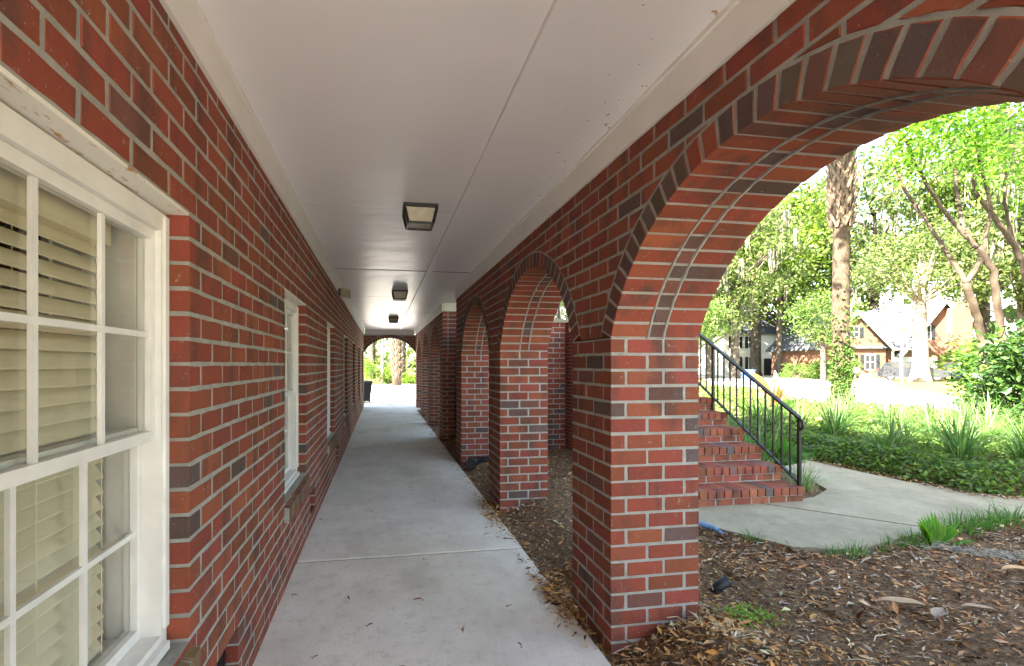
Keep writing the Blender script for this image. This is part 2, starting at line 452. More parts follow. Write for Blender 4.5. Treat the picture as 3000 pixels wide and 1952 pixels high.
def arch_wall(F, a0, a1, d0, d1, z0, z1, arches, parent, rg, zspring, wname='spandrel', backs=True):
    """brick wall over arches: arches = [(ac, zc, R, half chord)]"""
    for (ac, zc, Rr, hc) in arches:
        mb = MB(); ph = math.asin(hc / Rr); n = int(round(2 * ph * (Rr + .0) / (CH * .98)))
        st = 2 * ph / n; gap = J / 2 / Rr
        wd = .070; L = (d1 - d0 - wd - 2 * .012) / 2
        cuts = [(d0, d0 + L), (d0 + L + .012, d0 + L + .012 + wd), (d1 - L, d1)]
        for k in range(n):
            t0 = -ph + k * st + gap; t1 = -ph + (k + 1) * st - gap
            for ci, (p, q) in enumerate(cuts):
                r0 = Rr + rg.uniform(-.0015, .0015) ; r1 = Rr + .1
                P = [(ac + r0 * math.sin(t0), zc + r0 * math.cos(t0)), (ac + r0 * math.sin(t1), zc + r0 * math.cos(t1)),
                     (ac + r1 * math.sin(t1), zc + r1 * math.cos(t1)), (ac + r1 * math.sin(t0), zc + r1 * math.cos(t0))]
                u = rg.uniform(-.0012, .0012)
                prism(mb, jit(P, rg, .0012), F, p + u, q + u, 0, clay(rg, .50 if ci == 1 else .05), .0028, tuple(v * rg.uniform(.75, 1.1) for v in rg.choice(DARK)) if ci == 0 and rg.random() < .92 else None)
        # mortar bed of the ring
        m = 3 * n; e = .0025; Ri = Rr + e; Ro = Rr + .1 - .004
        pts = [(-ph + 2 * ph * i / m) for i in range(m + 1)]
        v = []
        for t in pts:
            for rr, d in ((Ri, d0 + e), (Ri, d1 - e), (Ro, d1 - e), (Ro, d0 + e)):
                v.append(F(ac + rr * math.sin(t), d, zc + rr * math.cos(t)))
        f = []
        for i in range(m):
            for c in range(4): f.append([i * 4 + c, i * 4 + (c + 1) % 4, i * 4 + 4 + (c + 1) % 4, i * 4 + 4 + c])
        mb.add(v, f, 1)
        # squeezed mortar ridges along the header strip, as on the photo's soffit
        for dd in (d0 + L + .006, d0 + L + .012 + wd + .006):
            pl = [F(ac + (Rr + .003) * math.sin(t), dd + rg.uniform(-.0015, .0015), zc + (Rr + .003) * math.cos(t)) for t in pts]
            mb.tube(pl, [.0075 + rg.uniform(-.0012, .002) for _ in pl], 6, 1)
        mb.build('arch_ring', [M['brick'], M['mortar']], parent)
    mb = MB(); n = int(round((z1 - z0) / CH))
    wt = .09
    for (f0, f1) in ([(d0, d0 + wt), (d1 - wt, d1)] if backs else [(d0, d0 + wt)]):
        for k in range(n):
            zz0 = z0 + k * CH + J / 2; zz1 = min(zz0 + BH, z1)
            if zz1 - zz0 < .02: continue
            for (p, q) in bond(a0, a1, k % 2):
                P = [(p, zz0), (q, zz0), (q, zz1), (p, zz1)]
                for (ac, zc, Rr, hc) in arches:
                    if P is None: break
                    if q < ac - hc - .2 or p > ac + hc + .2: continue
                    P = clip_out(P, (ac, zc), Rr + .1 + J * .8)
                if P is None: continue
                u = rg.uniform(-.0012, .0012)
                prism(mb, jit(P, rg, .001), F, f0 + u, f1 + u, 0, clay(rg, .05))
    for (ae, sg) in ((a0, 1), (a1, -1)):
        for k in range(n):
            zz0 = z0 + k * CH + J / 2; zz1 = min(zz0 + BH, z1)
            if zz1 - zz0 < .02 or not backs: continue
            for (p, q) in bond(d0 + wt + J, d1 - wt - J, k % 2):
                prism(mb, jit([(p, zz0), (q, zz0), (q, zz1), (p, zz1)], rg), lambda a, d, z: F(ae + sg * d, a, z), 0, .08, 0, clay(rg, .08))
    # mortar mass
    e = .0032; cols = []
    for (ac, zc, Rr, hc) in arches:
        ph = math.asin(hc / Rr); m = 36
        cols.append([(ac + (Rr + .094) * math.sin(-ph + 2 * ph * i / m), zc + (Rr + .094) * math.cos(-ph + 2 * ph * i / m)) for i in range(m + 1)])
    cols.sort(); prof = [(a0 + e, z0)]
    for c in cols: prof += c
    prof.append((a1 - e, z0)); zt = z1
    for i in range(len(prof) - 1):
        (p, zp), (q, zq) = prof[i], prof[i + 1]
        if q - p < 1e-5: continue
        v = [F(p, d0 + e, zp), F(q, d0 + e, zq), F(q, d0 + e, zt), F(p, d0 + e, zt),
             F(p, d1 - e, zp), F(q, d1 - e, zq), F(q, d1 - e, zt), F(p, d1 - e, zt)]
        mb.add(v, [(0, 1, 2, 3), (7, 6, 5, 4), (3, 2, 6, 7)], 1)
    for a in (a0 + e, a1 - e):
        mb.add([F(a, d0 + e, z0), F(a, d1 - e, z0), F(a, d1 - e, zt), F(a, d0 + e, zt)], [(0, 1, 2, 3)], 1)
    mb.build(wname, [M['brick'], M['mortar']], parent)

# ------------------------------------------------------------------ the corridor
XL, XR, XO = -.575, 1.069, 1.531           # house wall, arcade inner face, arcade outer face
ZS, ZF, ZC = 1.477, 2.305, 2.455           # spring line, frieze foot, ceiling
PW = .462; PER = 2.14; HC = (PER - PW) / 2; RISE = .58
RA = (HC * HC + RISE * RISE) / (2 * RISE); ZA = ZS + RISE - RA
GZ = .09                                   # garden level

def arcade(name, label, ys, end, seed):
    t = thing(name, label, 'arcade', (XR, ys[0], 0))
    y00 = ys[0]
    F = lambda a, d, z: (d, a, z)          # local: x = depth behind inner face, y along, z up
    rg = random.Random(seed)
    for i, y in enumerate(ys):
        pier(F, y - y00, y - y00 + PW, 0, XO - XR, -.35, ZS, t, rg, i % 2)
    ar = [(ys[i] - y00 + PW + HC, ZA, RA, HC) for i in range(len(ys) - 1)]
    arch_wall(F, 0, end - y00, 0, XO - XR, ZS, ZF, ar, t, rg, ZS)
    return t

Y1 = [6.375 - PER * k for k in (4, 3, 2, 1, 0)]
arcade('brick_arcade', 'red brick arcade of low arches beside the pale walkway, in front of the stairs', Y1, 6.375 + PW, 3)
Y2 = [8.4 + PER * k for k in (0, 1, 2, 3)]
arcade('brick_arcade', 'shaded brick arcade farther along the walkway, beyond the dark recess', Y2, Y2[-1] + PW, 5)

# arch across the far end of the corridor
YE = 15.28
ea = thing('end_arch', 'brick cross wall with one wide arch closing the far end of the corridor', 'arch', (0, YE, 0))
EHC = (XR - XL) / 2 - .004; ER = .95; EZ = 1.735 + .47 - ER
arch_wall(lambda a, d, z: (a, d, z), XL + .006, XR - .006, 0, .2, 1.735, ZF, [((XR + XL) / 2, EZ, ER, EHC)], ea, random.Random(9), 1.735, 'wall')

# house: long brick wall with windows, ceiling, frieze, upper storey
house = thing('brick_house', 'red brick house with the corridor wall, white sash windows and glossy white porch ceiling', 'house', (0, 0, 0))
W0 = [.748 + 2.222 * k for k in range(7)]; WW = .798; ZH, ZSILL = 1.807, .513
holes = [(y, y + WW, ZSILL, ZH) for y in W0] + [(y + WW + .24, y + WW + .50, .118, .29) for y in W0]
HY0, HY1 = -2.3, YE + .2
def left_wall():
    mb = MB(); rg = random.Random(21)
    F = lambda a, d, z: (XL - d, a, z)
    z = -.018 - 2 * CH; k = 0
    while z < ZF - .02:
        zz0 = z + J / 2; zz1 = min(z + CH - J / 2, ZF - .002); zm = (zz0 + zz1) / 2
        cuts = sorted((h[0], h[1]) for h in holes if h[2] < zm < h[3])
        a = HY0; segs = []
        for h in cuts: segs.append((a, h[0])); a = h[1]
        segs.append((a, HY1))
        for s0, s1 in segs:
            if s1 - s0 < .03: continue
            bb = bond(s0, s1, k % 2)
            for i, (p, q) in enumerate(bb):
                end = (i in (0, len(bb) - 1)) and len(cuts)
                u = rg.uniform(-.0013, .0013)
                prism(mb, jit([(p, zz0), (q, zz0), (q, zz1), (p, zz1)], rg, .0011), F, u, .082, 0, clay(rg, .33 if (end and q - p < .12) else .03))
        z += CH; k += 1
    # mortar slab in cells round the openings
    ysx = sorted(set([HY0, HY1] + [h[0] - .005 for h in holes] + [h[1] + .005 for h in holes]))
    zsx = sorted(set([-.3, ZF] + [h[2] - .003 for h in holes] + [h[3] + .003 for h in holes]))
    solid = lambda y, zz: not any(h[0] - .006 < y < h[1] + .006 and h[2] - .004 < zz < h[3] + .004 for h in holes)
    xf, xb = XL - .002, XL - .078
    for i in range(len(ysx) - 1):
        for j in range(len(zsx) - 1):
            y0, y1, z0, z1 = ysx[i], ysx[i + 1], zsx[j], zsx[j + 1]
            ym, zm = (y0 + y1) / 2, (z0 + z1) / 2
            if not solid(ym, zm): continue
            mb.add([(xf, y0, z0), (xf, y1, z0), (xf, y1, z1), (xf, y0, z1)], [(0, 1, 2, 3)], 1)
            mb.add([(xb, y0, z0), (xb, y1, z0), (xb, y1, z1), (xb, y0, z1)], [(3, 2, 1, 0)], 1)
            for yy, o in ((y0, ysx[i - 1] if i else None), (y1, ysx[i + 2] if i + 2 < len(ysx) else None)):
                if o is not None and not solid((yy + o) / 2, zm):
                    mb.add([(xf, yy, z0), (xb, yy, z0), (xb, yy, z1), (xf, yy, z1)], [(0, 1, 2, 3)], 1)
            for zz, o in ((z0, zsx[j - 1] if j else None), (z1, zsx[j + 2] if j + 2 < len(zsx) else None)):
                if o is not None and not solid(ym, (zz + o) / 2):
                    mb.add([(xf, y0, zz), (xb, y0, zz), (xb, y1, zz), (xf, y1, zz)], [(0, 1, 2, 3)], 1)
    return mb.build('wall', [M['brick'], M['mortar']], house)
left_wall()

def make_window():
    rg = random.Random(4)
    mb = MB(); x0, x1 = XL - .125, XL - .062; W = WW
    # outer frame; local y from 0, real z
    mb.box(x0, x1, .004, .04, ZSILL + .004, ZH - .012); mb.box(x0, x1, W - .04, W - .004, ZSILL + .004, ZH - .012)
    mb.box(x0, x1, .04, W - .04, ZH - .065, ZH - .012); mb.box(x0, x1, .04, W - .04, ZSILL + .004, ZSILL + .045)
    mb.box(x1, x1 + .008, .004, .026, ZSILL + .06, ZH - .02); mb.box(x1, x1 + .008, W - .026, W - .004, ZSILL + .06, ZH - .02)
    mb.box(x1 - .02, x1 + .02, .03, W - .03, ZSILL + .002, ZSILL + .026)
    fr = mb.build('window', M['vinyl'], house)
    # steel lintel, painted white
    mb = MB(); mb.box(XL - .08, XL - .003, -.03, W + .03, ZH - .0065, ZH + .003)
    mb.build('lintel', M['rustpaint'], fr)
    ym0, ym1 = .041, W - .041; zm = (ZH - .065 + ZSILL + .045) / 2
    def sash(xa, xb, za, zb, nm):
        mb = MB(); st = .020
        mb.box(xa, xb, ym0, ym0 + st, za, zb); mb.box(xa, xb, ym1 - st, ym1, za, zb)
        mb.box(xa, xb, ym0 + st, ym1 - st, za, za + .03); mb.box(xa, xb, ym0 + st, ym1 - st, zb - .03, zb)
        xg0, xg1 = (xa + xb) / 2 + .0005, (xa + xb) / 2 + .0105; gw = (ym1 - ym0 - 2 * st) / 3; zc = (za + zb) / 2
        for k in (1, 2):
            y = ym0 + st + gw * k; mb.box(xg0, xg1, y - .0075, y + .0075, za + .03, zc - .0075); mb.box(xg0, xg1, y - .0075, y + .0075, zc + .0075, zb - .03)
        mb.box(xg0, xg1, ym0 + st, ym1 - st, zc - .0075, zc + .0075)
        mb.build(nm, M['vinyl'], fr)
        g = MB(); xg = (xa + xb) / 2 - .003
        g.box(xg - .002, xg + .002, ym0 + st, ym1 - st, za + .03, zb - .03)
        g.build('pane', M['glass'], fr)
    sash(XL - .112, XL - .078, zm - .02, ZH - .066, 'sash')
    sash(XL - .150, XL - .116, ZSILL + .046, zm + .02, 'sash')
    # blind
    b = MB(); z = ZSILL + .09; ta = R(56)
    while z < ZH - .13:
        for y0, y1 in ((.10, W - .125),):
            dz = math.sin(ta) * .0235; dx = math.cos(ta) * .0235; xc = XL - .182
            b.add([(xc - dx, y0, z + dz), (xc - dx, y1, z + dz), (xc + dx, y1, z - dz), (xc + dx, y0, z - dz),
                   (xc - dx, y0, z + dz + .003), (xc - dx, y1, z + dz + .003), (xc + dx, y1, z - dz + .003), (xc + dx, y0, z - dz + .003)],
                  [(0, 1, 2, 3), (4, 7, 6, 5), (0, 3, 7, 4), (1, 5, 6, 2), (0, 4, 5, 1), (3, 2, 6, 7)])
        z += .042
    for y in (.16, W / 2, W - .16): b.box(XL - .2015, XL - .200, y - .002, y + .002, ZSILL + .06, ZH - .1); b.box(XL - .156, XL - .1545, y - .002, y + .002, ZSILL + .06, ZH - .1)
    b.box(XL - .21, XL - .153, .095, W - .12, ZH - .135, ZH - .075)
    b.build('blind', M['blind'], fr)
    jb = MB(); x_a, x_b = XL - .34, XL - .126
    jb.box(x_a, x_b, .01, .045, ZSILL, ZH); jb.box(x_a, x_b, W - .045, W - .01, ZSILL, ZH); jb.box(x_a, x_b, .045, W - .045, ZH - .06, ZH); jb.box(x_a, x_b + .0, .045, W - .045, ZSILL, ZSILL + .05)
    jb.box(x_a - .02, x_a, -.08, .06, ZSILL - .06, ZH + .08); jb.box(x_a - .02, x_a, W - .06, W + .08, ZSILL - .06, ZH + .08)
    jb.build('jamb', M['vinyl'], fr)
    # rowlock sill
    s = MB(); n = 11; u = (W + .02) / n
    for k in range(n):
        y0 = -.01 + u * k + J / 2; y1 = -.01 + u * (k + 1) - J / 2
        P = [(XL - .060, ZSILL - .098), (XL + .030, ZSILL - .112), (XL + .032, ZSILL - .022), (XL - .060, ZSILL - .002)]
        c = clay(rg, .25); c = tuple(v * rg.uniform(.8, 1.15) for v in (.19, .125, .085))
        prism(s, jit(P, rg, .001), lambda a, d, zz: (a, d, zz), y0, y1, 0, c)
    s.add([(XL - .06, -.012, ZSILL - .1), (XL + .026, -.012, ZSILL - .112), (XL + .027, -.012, ZSILL - .026), (XL - .06, -.012, ZSILL - .007),
           (XL - .06, W + .012, ZSILL - .1), (XL + .026, W + .012, ZSILL - .112), (XL + .027, W + .012, ZSILL - .026), (XL - .06, W + .012, ZSILL - .007)],
          [(0, 1, 2, 3), (7, 6, 5, 4), (0, 4, 5, 1), (1, 5, 6, 2), (2, 6, 7, 3)], 1)
    s.build('sill', [M['brick'], M['mortar']], fr)
    return fr
win0 = make_window()
v0 = MB(); v0.box(XL - .07, XL - .058, .003, .257, .12, .288)
for k in range(9): v0.box(XL - .058, XL - .045, .012, .247, .13 + k * .0175, .139 + k * .0175)
v0.box(XL - .075, XL - .002, .003, .257, .1055, .1185, 1)
vent0 = v0.build('vent', [M['black'], M['trim']], house)
for i, y in enumerate(W0):
    w = win0 if i == 0 else copy_tree(win0); w.parent = house; w.location = (0, y, 0)
    if i:
        for ch in list(w.children):
            if ch.name.startswith('jamb'): bpy.data.objects.remove(ch)
            elif ch.name.startswith('blind'): ch.scale = (1, 1, .52); ch.location = (0, 0, (ZH - .075) * .48)
    v = vent0 if i == 0 else vent0.copy()
    if i: COL.objects.link(v)
    v.parent = house; v.location = (0, y + WW + .24, 0)

# ceiling sheets with open joints, a long batten and the frieze boards
mb = MB(); rg = random.Random(2)
def sheet(x0, x1, y0, y1, rg):
    nx, ny = 8, 12; o = [rg.uniform(-.0035, .0035) for _ in range(4)]
    v = []
    for j in range(ny + 1):
        for i in range(nx + 1):
            s, t = i / nx, j / ny
            z = ZC + (o[0] * (1 - s) + o[1] * s) * (1 - t) + (o[2] * (1 - s) + o[3] * s) * t - .006 * math.sin(math.pi * t) * math.sin(math.pi * s) * rg.uniform(.85, 1.1)
            v.append((x0 + (x1 - x0) * s, y0 + (y1 - y0) * t, z))
    f = [(j * (nx + 1) + i, (j + 1) * (nx + 1) + i, (j + 1) * (nx + 1) + i + 1, j * (nx + 1) + i + 1) for j in range(ny) for i in range(nx)]
    mb.add(v, f)
js = [-2.3, -1.0, 1.2, 3.4, 5.6, 7.8, 10.0, 12.2, 14.2, YE + .1]
for a, b in zip(js[:-1], js[1:]):
    sheet(XL - .05, .5145, a + .006, b - .006, rg); sheet(.5155, XO, a + .006, b - .006, rg)
ce = mb.build('ceiling', M['ceil'], house, smooth=True)
mb = MB(); mb.box(XL - .08, XO - .02, HY0, YE + .1, ZC + .02, ZC + .05)
mb.build('ceiling_backing', M['black'], house)
mb = MB()
for a, b in zip(js[:-1], js[1:]): mb.box(.516, .590, a + .0005, b - .0005, ZC - .020, ZC + .01)
mb.build('ceiling_batten', M['ceil'], house)
mb = MB()
mb.box(XL - .03, XL + .014, HY0, YE, ZF, ZC + .01); mb.box(XL + .014, XL + .024, HY0, YE, ZC - .02, ZC + .012)
for a, b in ((HY0, 6.375 + PW), (8.4, YE)):
    mb.box(XR - .014, XR + .03, a, b, ZF + .001, ZC + .01); mb.box(XR - .024, XR - .014, a, b, ZC - .02, ZC + .012)
mb.box(XR + .03, XO + .03, 8.386, 8.43, ZF + .001, ZC + .01); mb.box(XL + .034, XR - .034, YE - .014, YE + .03, ZF + .001, ZC + .01)
mb.build('frieze', M['trim'], house)
# rooms behind the windows, upper storey and roof
mb = MB()
xa, xb = -6.9, XL - .079
mb.add([(-3.2, HY0, -.3), (-3.2, HY1, -.3), (-3.2, HY1, 2.45), (-3.2, HY0, 2.45)], [(0, 1, 2, 3)])
for y in (HY0, HY1): mb.add([(-3.2, y, -.3), (xb, y, -.3), (xb, y, 2.45), (-3.2, y, 2.45)], [(0, 1, 2, 3)])
mb.add([(-3.2, HY0, .25), (xb, HY0, .25), (xb, HY1, .25), (-3.2, HY1, .25)], [(0, 1, 2, 3)])
mb.build('room', M['room'], house)
mb = MB(); mb.box(-7, XO - .003, HY0 - .2, YE + .19, 2.52, 5.2); mb.box(-7, XL - .083, HY0 - .2, HY0 - .003, -.3, 2.52); mb.box(-7, -3.25, HY0, YE + .19, -.3, 2.52)
mb.build('upper_storey', M['ubrick'], house)
mb = MB(); x0, x1, y0, y1 = -7.5, XO + .45, HY0 - .7, YE + .7
mb.add([(x0, y0, 5.2), (x1, y0, 5.2), (x1, y1, 5.2), (x0, y1, 5.2), (-2.8, y0 + 4.5, 7.4), (-2.8, y1 - 4.5, 7.4)],
       [(0, 1, 4), (1, 2, 5, 4), (2, 3, 5), (3, 0, 4, 5), (3, 2, 1, 0)])
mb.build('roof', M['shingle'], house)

# ------------------------------------------------------------------ ceiling lanterns, floodlight
def lantern():
    t = thing('ceiling_lantern', 'nearest black box lantern with frosted glass on the white ceiling', 'lamp', (.262, 3.34, ZC - .003), 0, 'box lanterns along the porch ceiling')
    a, b, h = .118, .086, .125
    mb = MB(); mb.add([(-a, -a, 0), (a, -a, 0), (a, a, 0), (-a, a, 0), (-a, -a, -.022), (a, -a, -.022), (a, a, -.022), (-a, a, -.022)],
                      [(0, 1, 2, 3), (7, 6, 5, 4), (0, 4, 5, 1), (1, 5, 6, 2), (2, 6, 7, 3), (3, 7, 4, 0)])
    mb.build('canopy', M['black'], t)
    fr = MB(); T = [(-a * .93, -a * .93), (a * .93, -a * .93), (a * .93, a * .93), (-a * .93, a * .93)]; Bq = [(-b, -b), (b, -b), (b, b), (-b, b)]
    for i in range(4):
        fr.bar((*T[i], -.022), (*Bq[i], -h), .014, .014)
        fr.bar((*Bq[i], -h), (*Bq[(i + 1) % 4], -h), .014, .014)
    fr.build('frame', M['black'], t)
    k = .93; g = MB(); q = b * .96
    g.add([(x * k, y * k, -.024) for x, y in T] + [(x * .95, y * .95, -h + .006) for x, y in Bq],
          [(0, 4, 5, 1), (1, 5, 6, 2), (2, 6, 7, 3), (3, 7, 4, 0), (7, 6, 5, 4)])
    g.build('glass', M['frost'], t)
    return t
l0 = lantern()
for lab, y in (('black box lantern second along the white ceiling, past the wall floodlight', 7.15), ('small dark box lantern farthest along the ceiling, near the end arch', 11.1)):
    l = copy_tree(l0); l.location = (.262, y, ZC - .003); l['label'] = lab
t = thing('floodlight', 'small square floodlight at the top of the left brick wall under the frieze', 'lamp', (XL + .014, 6.36, 2.30))
mb = MB(); mb.box(0, .035, -.04, .04, -.05, .04); mb.build('bracket', M['black'], t)
mb = MB(); mb.add([(.035, -.07, -.06), (.035, .07, -.06), (.035, .07, .05), (.035, -.07, .05), (.15, -.05, -.075), (.15, .05, -.075), (.15, .05, .02), (.15, -.05, .02)],
                  [(0, 3, 2, 1), (4, 5, 6, 7), (0, 1, 5, 4), (1, 2, 6, 5), (2, 3, 7, 6), (3, 0, 4, 7)]); mb.build('head', M['ivory'], t)

# ------------------------------------------------------------------ walkway, ground, pad, road
mb = MB(); ed = [-2.9, -1.03, 3.37, 5.6, 7.76, 9.95, 12.15, 14.3, 16.5, 18.6]
for i, (a, b) in enumerate(zip(ed[:-1], ed[1:])):
    z = (0, -.001, .002, .0, .003, 0, .002, 0, 0)[i]; x1 = 1.02 if b < 16 else 1.3
    e = .006
    mb.add([(XL - .03, a + .009, z - e), (x1, a + .009, z - e), (x1, b - .009, z - e), (XL - .03, b - .009, z - e),
            (XL - .03, a + .009 + e, z), (x1 - e, a + .009 + e, z), (x1 - e, b - .009 - e, z), (XL - .03, b - .009 - e, z),
            (XL - .03, a + .009, -.12), (x1, a + .009, -.12), (x1, b - .009, -.12), (XL - .03, b - .009, -.12)],
           [(4, 5, 6, 7), (0, 1, 5, 4), (1, 2, 6, 5), (2, 3, 7, 6), (8, 9, 1, 0), (9, 10, 2, 1), (10, 11, 3, 2)])
for b in ed[1:-1]: mb.box(XL - .03, 1.015, b - .0088, b + .0088, -.1, -.0075, 1)
setting(mb.build('walkway', [M['walk'], simple('joint_filler', (.25, .20, .13), .9, .1)]))
mb = MB(); mb.add([(-9, 18.61, .0), (9, 18.61, .0), (10, 33, .0), (-12, 33, .0), (-9, 18.61, -.1), (9, 18.61, -.1), (10, 33, -.1), (-12, 33, -.1)],
                  [(0, 1, 2, 3), (0, 4, 5, 1), (1, 5, 6, 2), (2, 6, 7, 3), (3, 7, 4, 0)])
setting(mb.build('driveway', M['road']))
mb = MB(); mb.add([(-9, -14, -.004), (12, -14, -.004), (12, -2.91, -.004), (-9, -2.91, -.004)], [(0, 1, 2, 3)])
setting(mb.build('forecourt', M['road']))

PAD = [(1.9, 3.55), (2.30, 3.42), (2.47, 3.33), (2.58, 3.16), (2.78, 2.83), (3.02, 2.74), (3.30, 2.75), (4.03, 2.93), (4.69, 3.10), (5.40, 3.10), (6.2, 2.75), (7.2, 2.2), (8.0, 2.9), (6.6, 3.35), (5.75, 3.70),
       (5.52, 4.25), (5.48, 5.1), (5.55, 7.0), (5.9, 9.5), (5.2, 9.6), (4.85, 7.2), (4.75, 5.2), (4.62, 4.5), (4.4, 4.08), (4.02, 3.86), (3.75, 3.80), (1.9, 3.80)]
def inpoly(x, y, P):
    c = False; j = len(P) - 1
    for i in range(len(P)):
        if (P[i][1] > y) != (P[j][1] > y) and x < (P[j][0] - P[i][0]) * (y - P[i][1]) / (P[j][1] - P[i][1]) + P[i][0]: c = not c
        j = i
    return c
def pdist(x, y, P):
    b = 1e9
    for i in range(len(P)):
        (x0, y0), (x1, y1) = P[i - 1], P[i]; dx, dy = x1 - x0, y1 - y0
        t = max(0, min(1, ((x - x0) * dx + (y - y0) * dy) / (dx * dx + dy * dy + 1e-12)))
        b = min(b, math.hypot(x - x0 - t * dx, y - y0 - t * dy))
    return b
mb = MB(); n = len(PAD)
mb.add([(x, y, GZ + .012) for x, y in PAD] + [(x, y, -.1) for x, y in PAD], [list(range(n))] + [[i, i + n, (i + 1) % n + n, (i + 1) % n] for i in range(n)])
pad = setting(mb.build('path', M['pad']))
mb = MB(); mb.bar((3.35, 3.77, GZ + .0135), (4.15, 2.96, GZ + .0135), .010, .003)
setting(mb.build('path_joint', M['soil']))

def mulch_z(x, y):
    t = max(0, min(1, (x - 1.0) / .5)); z = -.035 + (GZ + .030) * t * t * (3 - 2 * t)
    z += .095 * math.exp(-((x - 1.42) ** 2 / .05 + (y - 1.88) ** 2 / .035))
    z += .03 * math.exp(-((x - 1.6) ** 2 / .06 + (y - 4.1) ** 2 / .10))
    z += .04 * math.exp(-((x - .97) ** 2 / .010 + (y - 2.62) ** 2 / .06)) + .03 * math.exp(-((x - 1.02) ** 2 / .006 + (y - 4.2) ** 2 / .15))
    z += .008 * math.sin(x * 13 + y * 5) * math.cos(y * 11 - x * 3)
    d = pdist(x, y, PAD) if x > 1.8 else 9
    if inpoly(x, y, PAD): z = min(z, .03)
    elif d < .12: z = min(z, GZ + .005 + d * .1)
    return z
xs = np.concatenate([np.arange(.86, 2.2, .05), np.arange(2.2, 7.0, .12)]); ys = np.arange(-2.6, 15.2, .08)
mb = MB(); v = [(x, y, mulch_z(x, y)) for y in ys for x in xs]; nx = len(xs)
mb.add(v, [(j * nx + i, j * nx + i + 1, (j + 1) * nx + i + 1, (j + 1) * nx + i) for j in range(len(ys) - 1) for i in range(nx - 1)])
setting(mb.build('mulch_bed', M['soil'], smooth=True))
mb = MB(); mb.add([(-220, -160, -.06), (260, -160, -.06), (260, 260, -.06), (-220, 260, -.06)], [(0, 1, 2, 3)])
setting(mb.build('ground', M['lawn']))
near = [(13.4, -14), (13.2, 3), (12.9, 8.3), (12.2, 10.6), (12.9, 12.7), (14.8, 15.6), (20, 25), (29, 39), (40, 56)]
far = [(17.5, -14), (17.5, 5), (19.9, 13), (26.3, 19.5), (32, 28), (36.5, 35.5), (46, 50)]
P = near + far[::-1]; mb = MB(); n = len(P)
mb.add([(x, y, .0) for x, y in P] + [(x, y, -.1) for x, y in P], [list(range(n))] + [[i, i + n, (i + 1) % n + n, (i + 1) % n] for i in range(n)])
setting(mb.build('road', M['road']))
mb = MB()
for a, b in zip(far[:-1], far[1:]): mb.bar((*a, .03), (*b, .03), .16, .12)
setting(mb.build('kerb', M['road']))
P = [(28.5, 22.0), (31.5, 26.8), (44, 38.5), (48, 38.0)]; mb = MB()
mb.add([(x, y, .004) for x, y in P], [(0, 3, 2, 1)]); setting(mb.build('garage_drive', M['road']))

# ------------------------------------------------------------------ stairs, landing, railings
SX0, SX1, SY, NR, RI, RU = 2.74, 3.80, 3.76, 13, .1455, .2425
st = thing('brick_stairs', 'outdoor brick stairs rising beside the black handrail behind the nearest pier', 'stairs', (SX0, SY, GZ))
rg = random.Random(31)
for k in range(NR):
    mb = MB(); z0 = RI * k; y0 = RU * k
    Fx = lambda a, d, z: (a, d, z)
    W = SX1 - SX0
    for p, q in bond(0, W, k % 2): prism(mb, jit([(p, z0 + .008), (q, z0 + .008), (q, z0 + .066), (p, z0 + .066)], rg), Fx, y0 + rg.uniform(-.001, .001), y0 + .09, 0, tuple(v * q_ for v, q_ in zip(clay(rg, .03), (1.25, 1.5, 1.5))))
    nn = 13; u = (W + .008) / nn
    for i in range(nn):
        p = u * i; c = clay(rg, .16)
        prism(mb, jit([(p, z0 + .077), (p + u - .008, z0 + .077), (p + u - .008, z0 + RI), (p, z0 + RI)], rg), Fx, y0 - .022 + rg.uniform(-.001, .001), y0 + RU + .06 - .03, 0, (c[0] * 1.25, c[1] * 1.6, c[2] * 1.6))
    mb.box(.003, W - .003, y0 + .003, y0 + RU + .09, -.2, z0 + RI - .003, 1)
    mb.box(W - .003, W + .004, y0 + .01, y0 + RU + .005, -.2, z0 + RI - .012, 2); mb.box(-.004, .003, y0 + .01, y0 + RU + .005, -.2, z0 + RI - .012, 2)
    mb.build('step', [M['brick'], M['mortar'], M['ubrick']], st)
TOP = GZ + NR * RI
ld = thing('stair_landing', 'tall red brick landing wall seen through the second arch, at the head of the stairs', 'landing', (XO + .004, 6.76, 0))
mb = MB(); rg = random.Random(33); LW = SX1 - XO
for k in range(-1, int(TOP / CH)):
    z0 = TOP - (k + 2) * CH + J / 2
    for p, q in bond(0, SX0 - XO - .02, k % 2):
        prism(mb, jit([(p, z0), (q, z0), (q, z0 + BH), (p, z0 + BH)], rg), lambda a, d, z: (a, d, z), rg.uniform(-.001, .001), .09, 0, clay(rg, .09))
mb.box(.006, SX0 - XO - .026, .006, 1.64, -.2, TOP - .006, 1)
mb.box(SX0 - XO - .026, LW, .18, 1.64, -.2, TOP - .006, 1)
mb.build('wall', [M['brick'], M['mortar']], ld)
mb = MB(); mb.box(-.0, LW + .03, -.03, 1.66, TOP - .004, TOP + .05); mb.build('slab', M['pad'], ld)
mb = MB()
